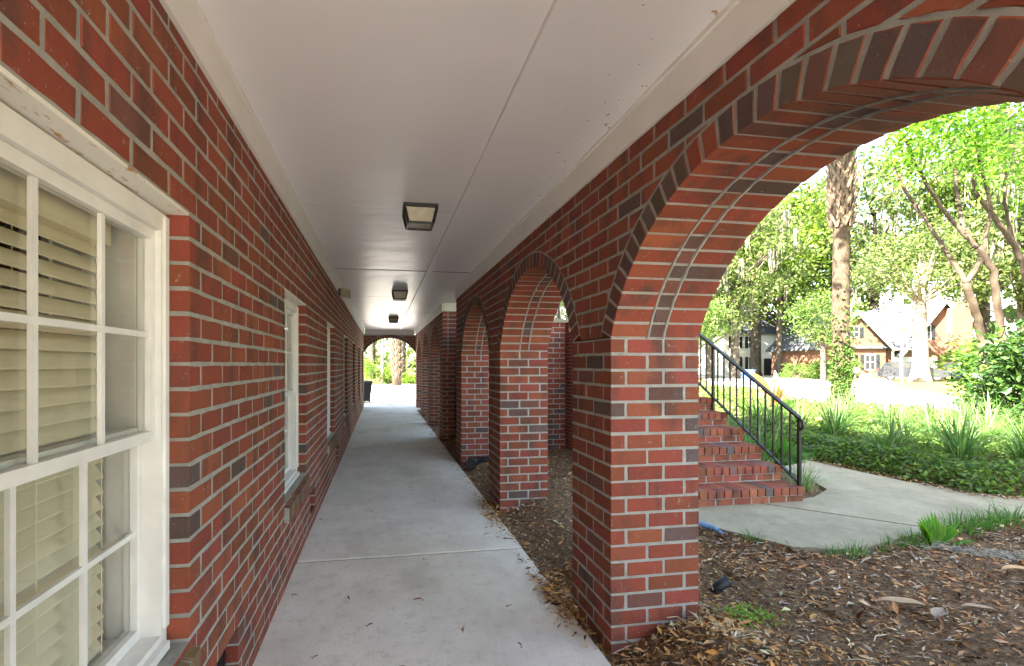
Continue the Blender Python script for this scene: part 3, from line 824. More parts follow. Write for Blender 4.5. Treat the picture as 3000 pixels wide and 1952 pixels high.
def rail(t, p, q, sp, z_low, z_up, posts, curl=True):
    p = Vector(p); q = Vector(q); d = q - p
    mb = MB(); mb.bar(p + Vector((0, 0, z_up)), q + Vector((0, 0, z_up)), .042, .020); 
    if curl:
        e = p + Vector((0, 0, z_up)); pl = [e + Vector((0, -.0, 0)), e + Vector((.0, -.035, -.03)), e + Vector((0, -.045, -.065)), e + Vector((0, -.025, -.10)), e + Vector((0, .0, -.115))]
        mb.tube(pl, .011, 8)
    mb.build('handrail', M['black'], t)
    mb = MB(); mb.bar(p + Vector((0, 0, z_low)), q + Vector((0, 0, z_low)), .030, .014); mb.build('bottom_rail', M['black'], t)
    L = math.hypot(d.x, d.y); n = int(L / sp)
    for i in range(1, n):
        c = p + d * (i / n)
        if any(abs(i / n - f) < .6 / n for f in posts): continue
        mb = MB(); mb.bar(c + Vector((0, 0, z_low)), c + Vector((0, 0, z_up)), .0125, .0125, up=(1, 0, 0)); mb.build('baluster', M['black'], t)
    for f in posts:
        c = p + d * f; mb = MB(); mb.bar(c + Vector((0, 0, -.01 if f == 0 else -.03)), c + Vector((0, 0, z_up)), .026, .026, up=(1, 0, 0)); mb.build('post', M['black'], t)
t = thing('stair_railing', 'black iron handrail with thin balusters sloping down the brick stairs', 'railing', (3.79, 3.79, GZ))
rail(t, (0, 0, 0), (0, 3.12, 3.12 * .618), .095, .17, .77, (0, 1.15 / 3.12, 2.3 / 3.12, 1.0))
t = thing('landing_railing', 'black iron railing on top of the brick landing wall, seen through the second arch', 'railing', (XO + .1, 6.82, TOP + .05))
rail(t, (0, 0, 0), (SX0 - XO - .2, 0, 0), .11, .08, .80, (0, 1.0), False)

# ------------------------------------------------------------------ small things by the piers
t = thing('drain_pipe', 'black ribbed drain pipe with a round capped end lying by the third pier', 'pipe', (1.13, 5.98, .07))
pl = [Vector((0, 0, 0)), Vector((.01, .10, 0)), Vector((.07, .18, 0)), Vector((.18, .21, .0)), Vector((.36, .20, .0))]
fine = []; rr = []
for i in range(4):
    for k in range(10):
        fine.append(pl[i].lerp(pl[i + 1], k / 10)); rr.append(.058 if k % 2 else .050)
mb = MB(); mb.tube(fine, rr, 16); mb.build('pipe', M['blackplastic'], t)
mb = MB(); mb.lathe((0, -.014, 0), [(.0, -.002), (.018, -.004), (.020, .004), (.05, .004), (.054, -.008), (.068, -.008), (.070, .02), (.058, .03)], 24, 0, (0, 1, 0)); mb.build('cap', M['blackplastic'], t)
t = thing('garden_spotlight', 'small black spotlight hood poking out of the leaf litter by the near pier', 'lamp', (1.86, 2.36, GZ))
ax = Vector((.62, -.25, .62)).normalized()
mb = MB(); mb.lathe(Vector((0, 0, .035)), [(.0, -.055), (.022, -.055), (.026, -.03), (.029, .05), (.026, .05), (.023, -.01), (0, -.012)], 20, 0, ax); mb.build('hood', M['blackplastic'], t, True)
mb = MB(); mb.tube([(0, 0, -.08), (0, 0, .02)], .011, 8); mb.build('stake', M['blackplastic'], t)
mb = MB(); pl = [(2.22, 3.40, GZ + .022), (2.36, 3.36, GZ + .027), (2.43, 3.30, GZ + .027), (2.48, 3.22, GZ + .022), (2.51, 3.15, GZ - .01)]
mb.tube(pl, [.021, .023, .023, .02, .014], 10)
tag(mb.build('edging_strip', M['bluehose'], None, True), 'faded blue edging strip curving round the concrete path corner beside the near pier', 'edging')

# ------------------------------------------------------------------ leaf litter
TAN = [(.46, .32, .19), (.36, .23, .12), (.24, .135, .065), (.13, .07, .035), (.055, .033, .022), (.58, .47, .36), (.50, .27, .09)]
def litter(n, region, size, w, name_pts):
    P = []; 
    while len(P) < n:
        x, y = region(); 
        if name_pts(x, y): P.append((x, y, mulch_z(x, y)))
    return np.array(P)
def ok_mulch(x, y):
    if inpoly(x, y, PAD) or (x > SX0 - .05 and y > 3.7 and x < 3.85): return False
    for yy in Y1 + Y2:
        if XR - .0 < x < XO and yy < y < yy + PW: return False
    return True
def reg_near():
    u = rnd.random()
    if u < .10: return rnd.uniform(5.0, 7.4), rnd.uniform(-1.5, 3.2)
    if u < .14: return rnd.uniform(1.5, 5.2), rnd.uniform(-2, 1.0)
    if u < .64: return rnd.uniform(1.45, 5.2), rnd.uniform(1.0, 3.4)
    if u < .80: return rnd.uniform(1.0, 1.7), rnd.uniform(1.2, 3.0)
    return rnd.uniform(1.0, 2.8), rnd.uniform(2.5, 6.7)
Pn = litter(40000, reg_near, 0, 0, ok_mulch)
def spill():
    return rnd.gauss(.985, .04), rnd.choice([rnd.gauss(2.62, .17), rnd.gauss(4.15, .25), rnd.uniform(1.6, 14)])
Ps = np.array([(x, y, max(.003, mulch_z(x, y))) for x, y in (spill() for _ in range(1500))])
Pf = litter(2500, lambda: (rnd.uniform(1.0, 1.6), rnd.uniform(6.7, 15)), 0, 0, ok_mulch)
Pl = np.vstack([Pn, Ps, Pf]); n = len(Pl)
Dv = np.stack([nr.normal(0, 1, n), nr.normal(0, .8, n), nr.normal(.05, .22, n)], 1)
Sv = np.stack([-Dv[:, 1], Dv[:, 0], nr.normal(0, .45, n)], 1)
Lg = np.clip(nr.lognormal(math.log(.027), .45, n), .010, .085); Wd = Lg * nr.uniform(.14, .42, n)
Pl[:, 2] += nr.uniform(.0, .014, n)
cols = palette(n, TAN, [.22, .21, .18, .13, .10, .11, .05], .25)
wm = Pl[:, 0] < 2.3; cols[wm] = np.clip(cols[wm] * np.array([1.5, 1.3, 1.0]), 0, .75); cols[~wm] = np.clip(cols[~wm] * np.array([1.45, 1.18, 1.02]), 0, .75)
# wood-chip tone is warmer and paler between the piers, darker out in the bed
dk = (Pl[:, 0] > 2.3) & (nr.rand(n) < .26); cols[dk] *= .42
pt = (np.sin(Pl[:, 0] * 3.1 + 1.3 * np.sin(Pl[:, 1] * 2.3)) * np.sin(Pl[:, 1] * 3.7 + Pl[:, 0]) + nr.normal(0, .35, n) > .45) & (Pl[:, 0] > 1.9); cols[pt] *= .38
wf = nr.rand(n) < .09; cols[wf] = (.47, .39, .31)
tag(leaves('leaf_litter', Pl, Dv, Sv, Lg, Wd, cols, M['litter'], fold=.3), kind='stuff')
# pine straw and twigs
mb = MB(); rg = random.Random(8)
for i in range(420):
    x, y = reg_near()
    if not ok_mulch(x, y): continue
    a = rg.uniform(0, 6.28); L = rg.uniform(.05, .16); z = mulch_z(x, y) + .012
    p = Vector((x, y, z)); q = p + Vector((math.cos(a) * L, math.sin(a) * L, rg.uniform(-.004, .02))); mmid = (p + q) / 2 + Vector((rg.uniform(-.02, .02), rg.uniform(-.02, .02), .008))
    mb.tube([p, mmid, q], rg.uniform(.0012, .003), 4, 0, rg.choice([(.42, .32, .22), (.5, .43, .34), (.22, .14, .08)]))
tag(mb.build('pine_straw', M['litter']), kind='stuff')

def big_leaf(loc, L, W, rz, tilt, col, label, group=None):
    mb = MB(); n = 10; v = []
    for i in range(n + 1):
        t = i / n; w = W * math.sin(math.pi * min(1, t * .93 + .04)) ** .8 * (1 - .25 * t); x = L * (t - .5)
        zc = .10 * L * math.sin(t * 3.1) + .02 * L * math.sin(t * 9)
        for s in (-1, -.45, 0, .45, 1): v.append((x, w * s / 2, zc + abs(s) ** 1.5 * W * .22 + .004))
    f = [(i * 5 + k, i * 5 + k + 1, (i + 1) * 5 + k + 1, (i + 1) * 5 + k) for i in range(n) for k in range(4)]
    mb.add(v, f, 0, col); mb.tube([(-L * .5, 0, .0), (-L * .72, .01, .006)], .0022, 5, 0, col)
    o = mb.build('fallen_leaf', M['litter'], None, True, loc); o.rotation_euler = (0, tilt, rz)
    tag(o, label, 'leaf', group); return o
big_leaf((2.66, 2.05, mulch_z(2.66, 2.05) + .01), .20, .075, 2.6, .06, (.52, .38, .24), 'long tan curled magnolia leaf on the dark litter right of the near pier', 'large dry leaves on the mulch')
big_leaf((2.72, 1.92, mulch_z(2.72, 1.92) + .012), .135, .07, .35, .0, (.34, .26, .20), 'pale pinkish broad dry leaf lying flat on the litter', 'large dry leaves on the mulch')
big_leaf((3.02, 1.96, mulch_z(3.02, 1.96) + .01), .15, .045, -.4, .05, (.40, .29, .20), 'narrow brown dry leaf lying to the right of the two largest leaves', 'large dry leaves on the mulch')
big_leaf((3.80, 2.27, mulch_z(3.8, 2.27) + .012), .19, .06, -.25, .05, (.56, .36, .20), 'orange tan dry leaf near the pale moss at the right edge', 'large dry leaves on the mulch')
big_leaf((1.42, 3.02, mulch_z(1.15, 2.9) + .03), .12, .05, .2, .1, (.10, .12, .12), 'dark grey green leaf on the wood chips beside the near pier', 'large dry leaves on the mulch')
big_leaf((7.3, 6.9, .40), .22, .12, .3, -.2, (.62, .40, .16), 'yellow tan leaf lying on the green ground cover', 'large dry leaves on the mulch')
for i, (x, y) in enumerate([(.84, 3.8), (.29, 3.25), (.93, 3.13), (-.50, 2.87), (.65, 2.19), (.95, 2.23), (-.19, 2.78), (-.06, 2.48), (.82, 3.66), (.08, 2.1), (-.52, 4.25), (.4, 2.35), (.3, 5.2), (.1, 6.3), (.55, 9.2), (.2, 2.7), (.7, 2.55), (-.3, 2.25), (.5, 4.6), (-.1, 4.4)]):
    L = rnd.uniform(.022, .05)
    big_leaf((x, y, .006), L, L * rnd.uniform(.3, .5), rnd.uniform(0, 6), 0, rnd.choice([(.30, .13, .05), (.20, .10, .05), (.12, .08, .05)]), 'small dry brown leaf lying on the pale concrete walkway', 'small dry leaves on the walkway')

# ------------------------------------------------------------------ green ground cover
BED = [(5.62, 3.72), (6.1, 3.42), (7.0, 3.15), (8.2, 2.75), (11, 2.2), (13.0, 2.6), (13.0, 8.3), (12.3, 10.6), (12.8, 12.7), (14.5, 15.4), (17.5, 20.3), (12, 19), (7, 16), (4.1, 12), (3.9, 6.0), (4.05, 4.7), (4.6, 5.3), (4.8, 7.2), (5.1, 9.7), (6.0, 9.6), (5.68, 7.0), (5.60, 5.1), (5.62, 4.25)]
def bed_z(x, y):
    d = pdist(x, y, BED)
    return .04 + .27 * min(1, d / .30) ** .6 + .05 * math.sin(x * 2.3 + y) * math.cos(y * 1.7) * min(1, d)
xs = np.arange(3.8, 17.6, .17); ys = np.arange(2.1, 20.4, .17); mb = MB(); nx = len(xs)
keep = {}; v = []
for y in ys:
    for x in xs: v.append((x, y, bed_z(x, y) - .045 if inpoly(x, y, BED) else -.02))
mb.add(v, [(j * nx + i, j * nx + i + 1, (j + 1) * nx + i + 1, (j + 1) * nx + i) for j in range(len(ys) - 1) for i in range(nx - 1)
           if inpoly(xs[i] + .08, ys[j] + .08, BED)])
setting(mb.build('planting_bed', M['soil'], smooth=True))
GR = [(.075, .15, .03), (.11, .21, .04), (.045, .10, .025), (.16, .27, .055), (.09, .16, .06), (.13, .20, .08)]
def scatter_bed(n, test):
    P = []
    while len(P) < n:
        x, y = test()
        if inpoly(x, y, BED): P.append((x, y, bed_z(x, y)))
    return np.array(P)
def nearreg():
    u = rnd.random()
    if u < .72: return rnd.uniform(5.5, 9.6), rnd.uniform(2.5, 7.5)
    return rnd.uniform(4, 6), rnd.uniform(4.5, 9.5)
P1 = scatter_bed(26000, nearreg); P2 = scatter_bed(20000, lambda: (rnd.uniform(4, 17.5), rnd.uniform(5, 20)))
P3 = []
while len(P3) < 15000:
    x, y = rnd.uniform(5.45, 8.6), rnd.uniform(2.4, 6.6)
    if inpoly(x, y, BED) and pdist(x, y, BED) < .5: P3.append((x, y, bed_z(x, y) * rnd.uniform(.35, 1.05)))
P1 = np.vstack([P1, np.array(P3)]); n1, n2 = len(P1), len(P2); Pb = np.vstack([P1, P2]); n = n1 + n2
Pb[:, 2] += nr.uniform(-.05, .05, n)
Db = np.stack([nr.normal(0, 1, n), nr.normal(0, 1, n), nr.normal(.35, .4, n)], 1); Sb = np.stack([-Db[:, 1], Db[:, 0], nr.normal(0, .5, n)], 1)
Lb = np.concatenate([nr.uniform(.035, .065, n1), nr.uniform(.06, .11, n2)])
tag(leaves('ivy_ground_cover', Pb, Db, Sb, Lb, Lb * nr.uniform(.55, .8, n), palette(n, GR, None, .3), M['leaf'], fold=.12), kind='stuff')
# bare rim of soil litter in front of the bed
P = []
while len(P) < 900:
    i = rnd.choice([0, 1, 2, 3, 22, 21, 20]); (x0, y0), (x1, y1) = BED[i - 1] if i else BED[-1], BED[i]
    t = rnd.random(); x = x0 + (x1 - x0) * t + rnd.gauss(-.03, .05); y = y0 + (y1 - y0) * t + rnd.gauss(-.03, .05)
    P.append((x, y, GZ + .02))
P = np.array(P); n = len(P); D = np.stack([nr.normal(0, 1, n), nr.normal(0, 1, n), nr.normal(0, .2, n)], 1)
tag(leaves('bed_edge_litter', P, D, np.stack([-D[:, 1], D[:, 0], nr.normal(0, .3, n)], 1), nr.uniform(.02, .06, n), nr.uniform(.01, .02, n), palette(n, TAN, None, .25), M['litter'], fold=.3), kind='stuff')

# strap-leaved clumps
def blade_mesh(mb, base, ang, L, w, lean, rg, col, seg=5):
    d = Vector((math.cos(ang), math.sin(ang), 0)); s = Vector((-d.y, d.x, 0)); v = []
    for i in range(seg + 1):
        t = i / seg; th = lean * t * 1.5
        p = Vector(base) + d * (L * (lean * .25 * t + .42 * lean * t * t)) + Vector((0, 0, L * (t - .42 * lean * t * t * 1.25)))
        ww = w * (1 - t) ** .6 * .5
        v += [p + s * ww + Vector((0, 0, ww * .4)), p, p - s * ww + Vector((0, 0, ww * .4))]
    f = []
    for i in range(seg): f += [(i * 3, i * 3 + 1, i * 3 + 4, i * 3 + 3), (i * 3 + 1, i * 3 + 2, i * 3 + 5, i * 3 + 4)]
    mb.add(v, f, 0, col)
def clump(nb, L, w, seed, cols, rad=.10):
    rg = random.Random(seed); mb = MB()
    for _ in range(nb):
        a = rg.uniform(0, 6.28); r = rg.uniform(0, rad)
        blade_mesh(mb, (math.cos(a) * r, math.sin(a) * r, 0), a + rg.gauss(0, .5), L * rg.uniform(.6, 1.15), w * rg.uniform(.7, 1.2), rg.uniform(.25, 1.35), rg, tuple(c * rg.uniform(.75, 1.3) for c in rg.choice(cols)))
    return mb
LC = [(.08, .17, .05), (.12, .22, .07), (.06, .13, .04), (.21, .30, .14)]
lm = [clump(80, .78, .017, 50 + k, LC) for k in range(3)]
protos = []
spots = [(8.0, 6.4), (6.9, 5.3), (6.75, 4.6), (7.8, 5.0), (6.75, 3.95), (6.8, 7.7), (9.8, 7.2), (10.6, 7.0), (8.6, 5.6), (7.3, 4.3), (8.4, 4.5), (9.3, 6.2), (7.6, 5.9), (9.0, 4.9), (7.5, 3.7), (8.8, 7.6), (7.1, 6.4), (6.4, 4.3), (8.3, 3.8), (6.3, 5.0), (6.6, 6.0), (7.4, 5.3), (8.2, 5.2), (8.9, 5.9), (7.1, 4.7), (7.9, 4.3), (8.7, 4.0), (7.0, 7.0), (8.2, 7.2), (9.4, 6.8), (10.2, 6.0), (6.3, 6.8), (7.7, 6.9), (9.6, 5.3), (8.8, 3.3), (6.9, 3.6),
         (4.35, 5.5), (4.45, 6.3), (4.35, 7.2), (4.1, 4.6), (4.3, 4.95), (4.25, 8.2)]
for i, (x, y) in enumerate(spots):
    if i < 3: o = lm[i].build('liriope_clump', M['leaf']); protos.append(o)
    else: o = protos[i % 3].copy(); COL.objects.link(o)
    o.location = (x, y, bed_z(x, y) - .06 if inpoly(x, y, BED) else GZ - .02); s = rnd.uniform(.85, 1.2); o.scale = (s, s, s); o.rotation_euler = (0, 0, rnd.uniform(0, 6))
    if i < 36: tag(o, 'arching strap-leaved grass clump rising from the green ground cover beyond the path', 'plant', 'grass clumps in the planting bed')
    else: tag(o, 'strap-leaved grass clump growing behind the black stair railing', 'plant', 'grass clumps along the stairs')
# variegated drooping clump at the path corner
mb = clump(110, .42, .009, 77, [(.22, .30, .16), (.12, .2, .06), (.3, .36, .24)], .12)
o = mb.build('spider_plant', M['leaf'], None, False, (4.16, 4.12, GZ)); tag(o, 'pale variegated grassy plant drooping over the soil patch right of the handrail foot', 'plant')
# low grass tufts along the path's near edge
tm = [clump(34, .11, .005, 60 + k, [(.07, .17, .03), (.11, .22, .05), (.05, .12, .03)], .07) for k in range(2)]; tp = []
edge = [(2.62, 3.02), (2.95, 2.70), (3.15, 2.68), (3.35, 2.70), (3.5, 2.76), (3.62, 2.76), (3.74, 2.80), (3.86, 2.83), (4.35, 2.95), (4.5, 2.98), (4.62, 3.0), (4.75, 3.03), (4.88, 3.04), (5.0, 3.03), (5.12, 3.04), (4.3, 2.88), (4.6, 2.93), (4.85, 2.95), (3.05, 2.66), (3.68, 2.72)]
for i, (x, y) in enumerate(edge):
    if i < 2: o = tm[i].build('grass_tuft', M['leaf']); tp.append(o)
    else: o = tp[i % 2].copy(); COL.objects.link(o)
    o.location = (x, y, GZ - .005); s = rnd.uniform(.8, 1.3) * (1.0 if x < 4 else 1.5); o.scale = (s, s, s); o.rotation_euler = (0, 0, rnd.uniform(0, 6))
    tag(o, 'short green grass tuft growing along the near edge of the concrete path', 'grass tuft', 'grass tufts along the path edge')
# patch of tiny weeds
P = np.stack([nr.normal(1.80, .075, 240), nr.normal(2.09, .05, 240), np.zeros(240)], 1); P[:, 2] = [mulch_z(a, b) + .012 for a, b, _ in P]; P[:, 2] += nr.uniform(0, .02, 240)
D = np.stack([nr.normal(0, 1, 240), nr.normal(0, 1, 240), nr.normal(.3, .3, 240)], 1)
o = leaves('weed_patch', P, D, rvec(240), nr.uniform(.010, .020, 240), nr.uniform(.009, .016, 240), palette(240, [(.13, .30, .03), (.2, .38, .05)]), M['leaf'], fold=.1)
tag(o, kind='stuff')
# pale fallen moss
mb = MB(); rg = random.Random(14)
for i in range(260):
    a = rg.gauss(0, 1); x = 3.98 + rg.gauss(0, .16) ; y = 2.52 - (x - 3.98) * .6 + rg.gauss(0, .05); z = mulch_z(x, y) + .012
    pl = [Vector((x, y, z))]
    for k in range(3): pl.append(pl[-1] + Vector((rg.uniform(-.04, .04), rg.uniform(-.04, .04), rg.uniform(-.008, .012))))
    mb.tube(pl, .0025, 4, 0, (.36, .35, .29), False)
tag(mb.build('fallen_moss', M['moss']), kind='stuff')

# fan palms (young)
def fan(mb, base, dirv, L, nb, spread, col, rg, wid=.022):
    d = Vector(dirv).normalized(); up = Vector((0, 0, 1)); s = d.cross(up)
    if s.length < .1: s = Vector((1, 0, 0))
    s.normalize(); base = Vector(base); hub = base
    for i in range(nb):
        t = (i / (nb - 1) - .5) * spread; dd = d * math.cos(t) + s * math.sin(t); l = L * (1 - .25 * abs(t) / (spread / 2)) * rg.uniform(.9, 1.05)
        pn = dd.cross(d.cross(s)).normalized(); nrm = s.cross(d).normalized()
        p1 = hub + dd * l * .6; p2 = hub + dd * l + nrm * (-.08 * l); fold = nrm * wid * .35
        mb.add([hub, p1 + pn * wid, p1 - fold, p1 - pn * wid, p2], [(0, 1, 2), (0, 2, 3), (1, 4, 2), (2, 4, 3)], 0, tuple(c * rg.uniform(.8, 1.2) for c in col))
rg = random.Random(19)
t = thing('young_palmetto', 'young palmetto with a few bright green cut fans at the path edge', 'plant', (3.82, 2.72, GZ))
for k, (dv, L, nb, sp) in enumerate([((-.30, .1, 1), .23, 7, .55), ((.10, .15, 1), .25, 11, .9), ((.55, -.1, .9), .25, 6, .6), ((.95, -.15, .28), .27, 4, .3)]):
    mb = MB(); fan(mb, (k * .03 - .04, 0, -.02), dv, L, nb, sp, (.10, .27, .025), rg, .016); mb.build('frond', M['leaf'], t)
t = thing('palmetto', 'palmetto with upright fans behind the foot of the black handrail', 'plant', (4.35, 4.62, GZ))
for k, dv in enumerate([(-.35, .1, 1), (.15, -.1, 1), (.5, .2, .8), (-.1, -.35, .9), (.7, -.3, .5)]):
    mb = MB(); fan(mb, (rg.uniform(-.05, .05), rg.uniform(-.05, .05), .12), dv, .42, 14, 1.5, (.07, .19, .03), rg, .02)
    mb.tube([(0, 0, -.05), (0, 0, .12)], .012, 6, 0, (.1, .18, .04)); mb.build('frond', M['leaf'], t)
# canna
t = thing('canna', 'canna with broad orange and white-pink leaves beyond the stair railing', 'plant', (7.28, 7.92, .15))
def paddle(dirv, L, W, col, bend=.2):
    d = Vector(dirv).normalized(); s = d.cross(Vector((.3, -1, .2))).normalized(); n_ = s.cross(d); mb = MB(); v = []
    for i in range(9):
        k = i / 8; w = W * math.sin(math.pi * (k * .92 + .06)) ** .75 / 2; c = d * (L * k) + n_ * (-bend * L * k * k)
        for q in (-1, -.5, 0, .5, 1): v.append(c + s * (w * q) + n_ * (abs(q) * w * .35))
    mb.add(v, [(i * 5 + j, i * 5 + j + 1, (i + 1) * 5 + j + 1, (i + 1) * 5 + j) for i in range(8) for j in range(4)], 0, col)
    return mb
for (dv, L, W, col, z) in [((-.45, 0, 1), .62, .26, (.50, .23, .06), .50), ((.30, -.1, 1), .62, .26, (.50, .46, .44), .48), ((.75, 0, .6), .5, .18, (.46, .18, .12), .42), ((-.6, -.4, .5), .5, .22, (.52, .47, .42), .40), ((.1, -.6, .9), .45, .20, (.55, .30, .12), .42),
                     ((-.9, .2, .35), .6, .22, (.10, .2, .04), .25), ((.9, -.3, .4), .65, .24, (.09, .2, .04), .25), ((.3, -.9, .4), .5, .22, (.11, .22, .05), .2), ((.7, .6, .6), .6, .24, (.08, .19, .04), .3), ((-.3, -.8, .5), .55, .22, (.1, .21, .04), .2)]:
    o = paddle(dv, L, W, col).build('leaf', M['leaf'], t, True); o.location = (0, 0, z)
mb = MB(); mb.tube([(0, 0, -.1), (.01, 0, .6)], .025, 8, 0, (.2, .25, .08)); mb.build('stem', M['leaf'], t)

# ------------------------------------------------------------------ shrubs and trees
def crown_pts(nclump, per, rad, clr, flat=.8, shell=.55):
    c = rvec(nclump) * (nr.uniform(shell, 1, (nclump, 1)) ** .6) * np.array(rad)
    P = (c[:, None, :] + nr.normal(size=(nclump, per, 3)) * clr * np.array([1, 1, flat])).reshape(-1, 3)
    return P, c
def shrub(label, loc, rad, n, L, cols, m, seed, group=None, name='shrub', h0=None):
    t = thing(name, label, 'shrub', loc, 0, group)
    P, c = crown_pts(max(10, n // 60), 60, rad, min(rad) * .24, .8, .35); P[:, 2] += rad[2] * 1.02; P = P[P[:, 2] > .02]; k = len(P)
    D = rvec(k) * .8 + np.stack([P[:, 0], P[:, 1], P[:, 2] * .3 - .2], 1) / max(rad); D[:, 2] -= .15
    leaves('foliage', P, D, rvec(k), nr.uniform(.7, 1.25, k) * L, nr.uniform(.35, .5, k) * L, palette(k, cols, None, .28), m, t)
    rg = random.Random(seed); mb = MB()
    for i in range(min(9, len(c))):
        e = Vector(c[i]) + Vector((0, 0, rad[2])); mb.tube([(rg.uniform(-.06, .06), rg.uniform(-.06, .06), -.1), e * .5 + Vector((0, 0, .05)), e], [.02, .014, .006], 6)
    mb.build('stem', M['oakbark'], t); return t
DKG = [(.020, .055, .016), (.035, .085, .02), (.06, .13, .025), (.012, .035, .012)]
shrub('dark glossy leafy shrub at the right edge under the crooked trunks', (9.75, 5.55, 0), (.62, .7, .98), 6200, .125, DKG, M['gloss_leaf'], 1)
shrub('lighter green spreading shrub around the base of the crooked trunks', (11.3, 6.85, .2), (.7, .7, .85), 4000, .12, [(.06, .14, .02), (.10, .21, .03), (.04, .09, .02)], M['leaf'], 2)

# palm trunk with ivy and criss-cross boots
t = thing('palm_tree', 'palm with criss-cross boots high up and ivy climbing its trunk, beyond the ground cover', 'palm tree', (10.81, 9.66, 0))
rg = random.Random(23); mb = MB()
zz = [0, .3, .6, 1.2, 2, 3, 4, 4.6, 4.9]; mb.tube([(rg.uniform(-.02, .02), rg.uniform(-.02, .02), z) for z in zz], [.30, .24, .21, .19, .175, .17, .165, .17, .20], 20, 0, wob=.03, rg=rg)
mb.build('trunk', M['palmbark'], t, True)
mb = MB()
mb.tube([(0, 0, 4.7), (0, 0, 7.2)], .20, 14)
for row in range(13):
    z = 4.62 + row * .19
    for k in range(9):
        a = 2 * math.pi * (k + .5 * (row % 2)) / 9; d = Vector((math.cos(a), math.sin(a), 0)); s = Vector((-d.y, d.x, 0))
        for sg in (-1, 1):
            p = d * .20 + Vector((0, 0, z)); q = d * .275 + s * sg * .10 + Vector((0, 0, z + .30))
            mb.bar(p, q, .052, .022, 0, up=d)
        p = d * .275 + Vector((0, 0, z + .02))
mb.build('boots', M['boot'], t)
mb = MB()
for k in range(16):
    a = 2.399 * k; e = .15 + .75 * rg.random(); d = Vector((math.cos(a), math.sin(a), e)).normalized(); hub = d * 1.1 + Vector((0, 0, 7.1))
    mb.tube([(0, 0, 7.0), hub], [.03, .015], 6, 0, (.1, .17, .04)); fan(mb, hub, (d.x, d.y, d.z - .5), 1.0, 18, 2.2, (.06, .14, .03), rg, .03)
mb.build('crown', M['leaf'], t)
n = 1500; zc = np.abs(nr.normal(0, 1.0, n)); zc = .15 + np.where(zc < 3.4, zc, nr.uniform(0, 2, n)); th = nr.normal(-2.3, .95, n) + .3 * np.sin(zc * 2.2)
th = np.where(zc < .55, nr.uniform(0, 6.28, n), th); r = .182 + .05 * np.exp(-zc * 2) + nr.uniform(0, .03, n)
P = np.stack([np.cos(th) * r, np.sin(th) * r, zc], 1); out = np.stack([np.cos(th), np.sin(th), np.full(n, -.5)], 1)
leaves('ivy', P, out + nr.normal(0, .5, (n, 3)), rvec(n), nr.uniform(.05, .09, n), nr.uniform(.045, .07, n), palette(n, [(.035, .085, .02), (.06, .13, .025), (.09, .17, .04)], None, .3), M['leaf'], t, .1)

# crooked multi-trunk tree
TR = {'T1': [(10.95, 7.0, -.05), (10.8, 6.93, 1.0), (10.6, 6.86, 1.97), (10.36, 6.8, 2.37), (10.11, 6.74, 2.78)],
 'T1a': [(10.11, 6.74, 2.78), (10.2, 6.9, 3.02), (10.3, 7.1, 3.3), (10.34, 7.35, 3.77), (10.29, 7.62, 4.34), (10.13, 7.8, 4.88), (10.09, 7.96, 5.4)],
 'T1b': [(10.11, 6.74, 2.78), (10.3, 6.74, 3.02), (10.40, 6.72, 3.22)],
 'T2': [(11.3, 6.95, -.05), (11.16, 6.87, 1.2), (10.99, 6.8, 1.74), (10.77, 6.73, 2.37), (10.6, 6.68, 3.0), (10.45, 6.68, 3.18), (10.32, 6.72, 3.40)],
 'T2a': [(10.32, 6.72, 3.40), (10.15, 6.8, 3.66), (9.87, 6.88, 4.04), (9.46, 6.85, 4.45), (9.06, 6.81, 4.92), (8.81, 6.75, 5.3)],
 'T2b': [(10.20, 6.78, 3.60), (10.42, 7.05, 4.11), (10.6, 7.22, 4.71), (10.77, 7.39, 5.33), (10.85, 7.53, 5.9)],
 'T2c': [(10.40, 6.70, 3.26), (10.70, 6.84, 3.73), (10.67, 6.75, 4.11), (10.42, 6.69, 4.56), (10.14, 6.63, 5.2)]}
RD = {'T1': (.072, .052), 'T1a': (.042, .022), 'T1b': (.042, .038), 'T2': (.064, .047), 'T2a': (.041, .019), 'T2b': (.036, .019), 'T2c': (.033, .018)}
def limbs(mb, TR, RD, o, rg):
    for k, p in TR.items():
        q = []
        for i in range(len(p) - 1):
            for j in range(4):
                c = Vector(p[i]).lerp(Vector(p[i + 1]), j / 4); q.append(c + Vector((rg.uniform(-.012, .012), rg.uniform(-.012, .012), 0)) - Vector(o))
        q.append(Vector(p[-1]) - Vector(o)); a, b = RD[k]
        mb.tube(q, [a + (b - a) * i / (len(q) - 1) for i in range(len(q))], 10, wob=.06, rg=rg)
def cluster_crown(cs, per, sp, L, cols, o, parent, m='leaf'):
    P = np.concatenate([np.array(c) - np.array(o) + nr.normal(size=(per, 3)) * sp for c in cs]); k = len(P)
    D = rvec(k); D[:, 2] -= .35
    return leaves('crown', P, D, rvec(k), nr.uniform(.7, 1.3, k) * L, nr.uniform(.4, .55, k) * L, palette(k, cols, None, .3), M[m], parent)
MYR = [(.075, .20, .018), (.11, .26, .02), (.05, .13, .018), (.15, .30, .03)]
o = (10.9, 6.9, 0); t = thing('crape_myrtle', 'crooked many-branched tree with smooth tan trunks rising from the shrubs at right', 'tree', o)
mb = MB(); limbs(mb, TR, RD, o, random.Random(3)); mb.build('trunk', M['myrtle'], t, True)
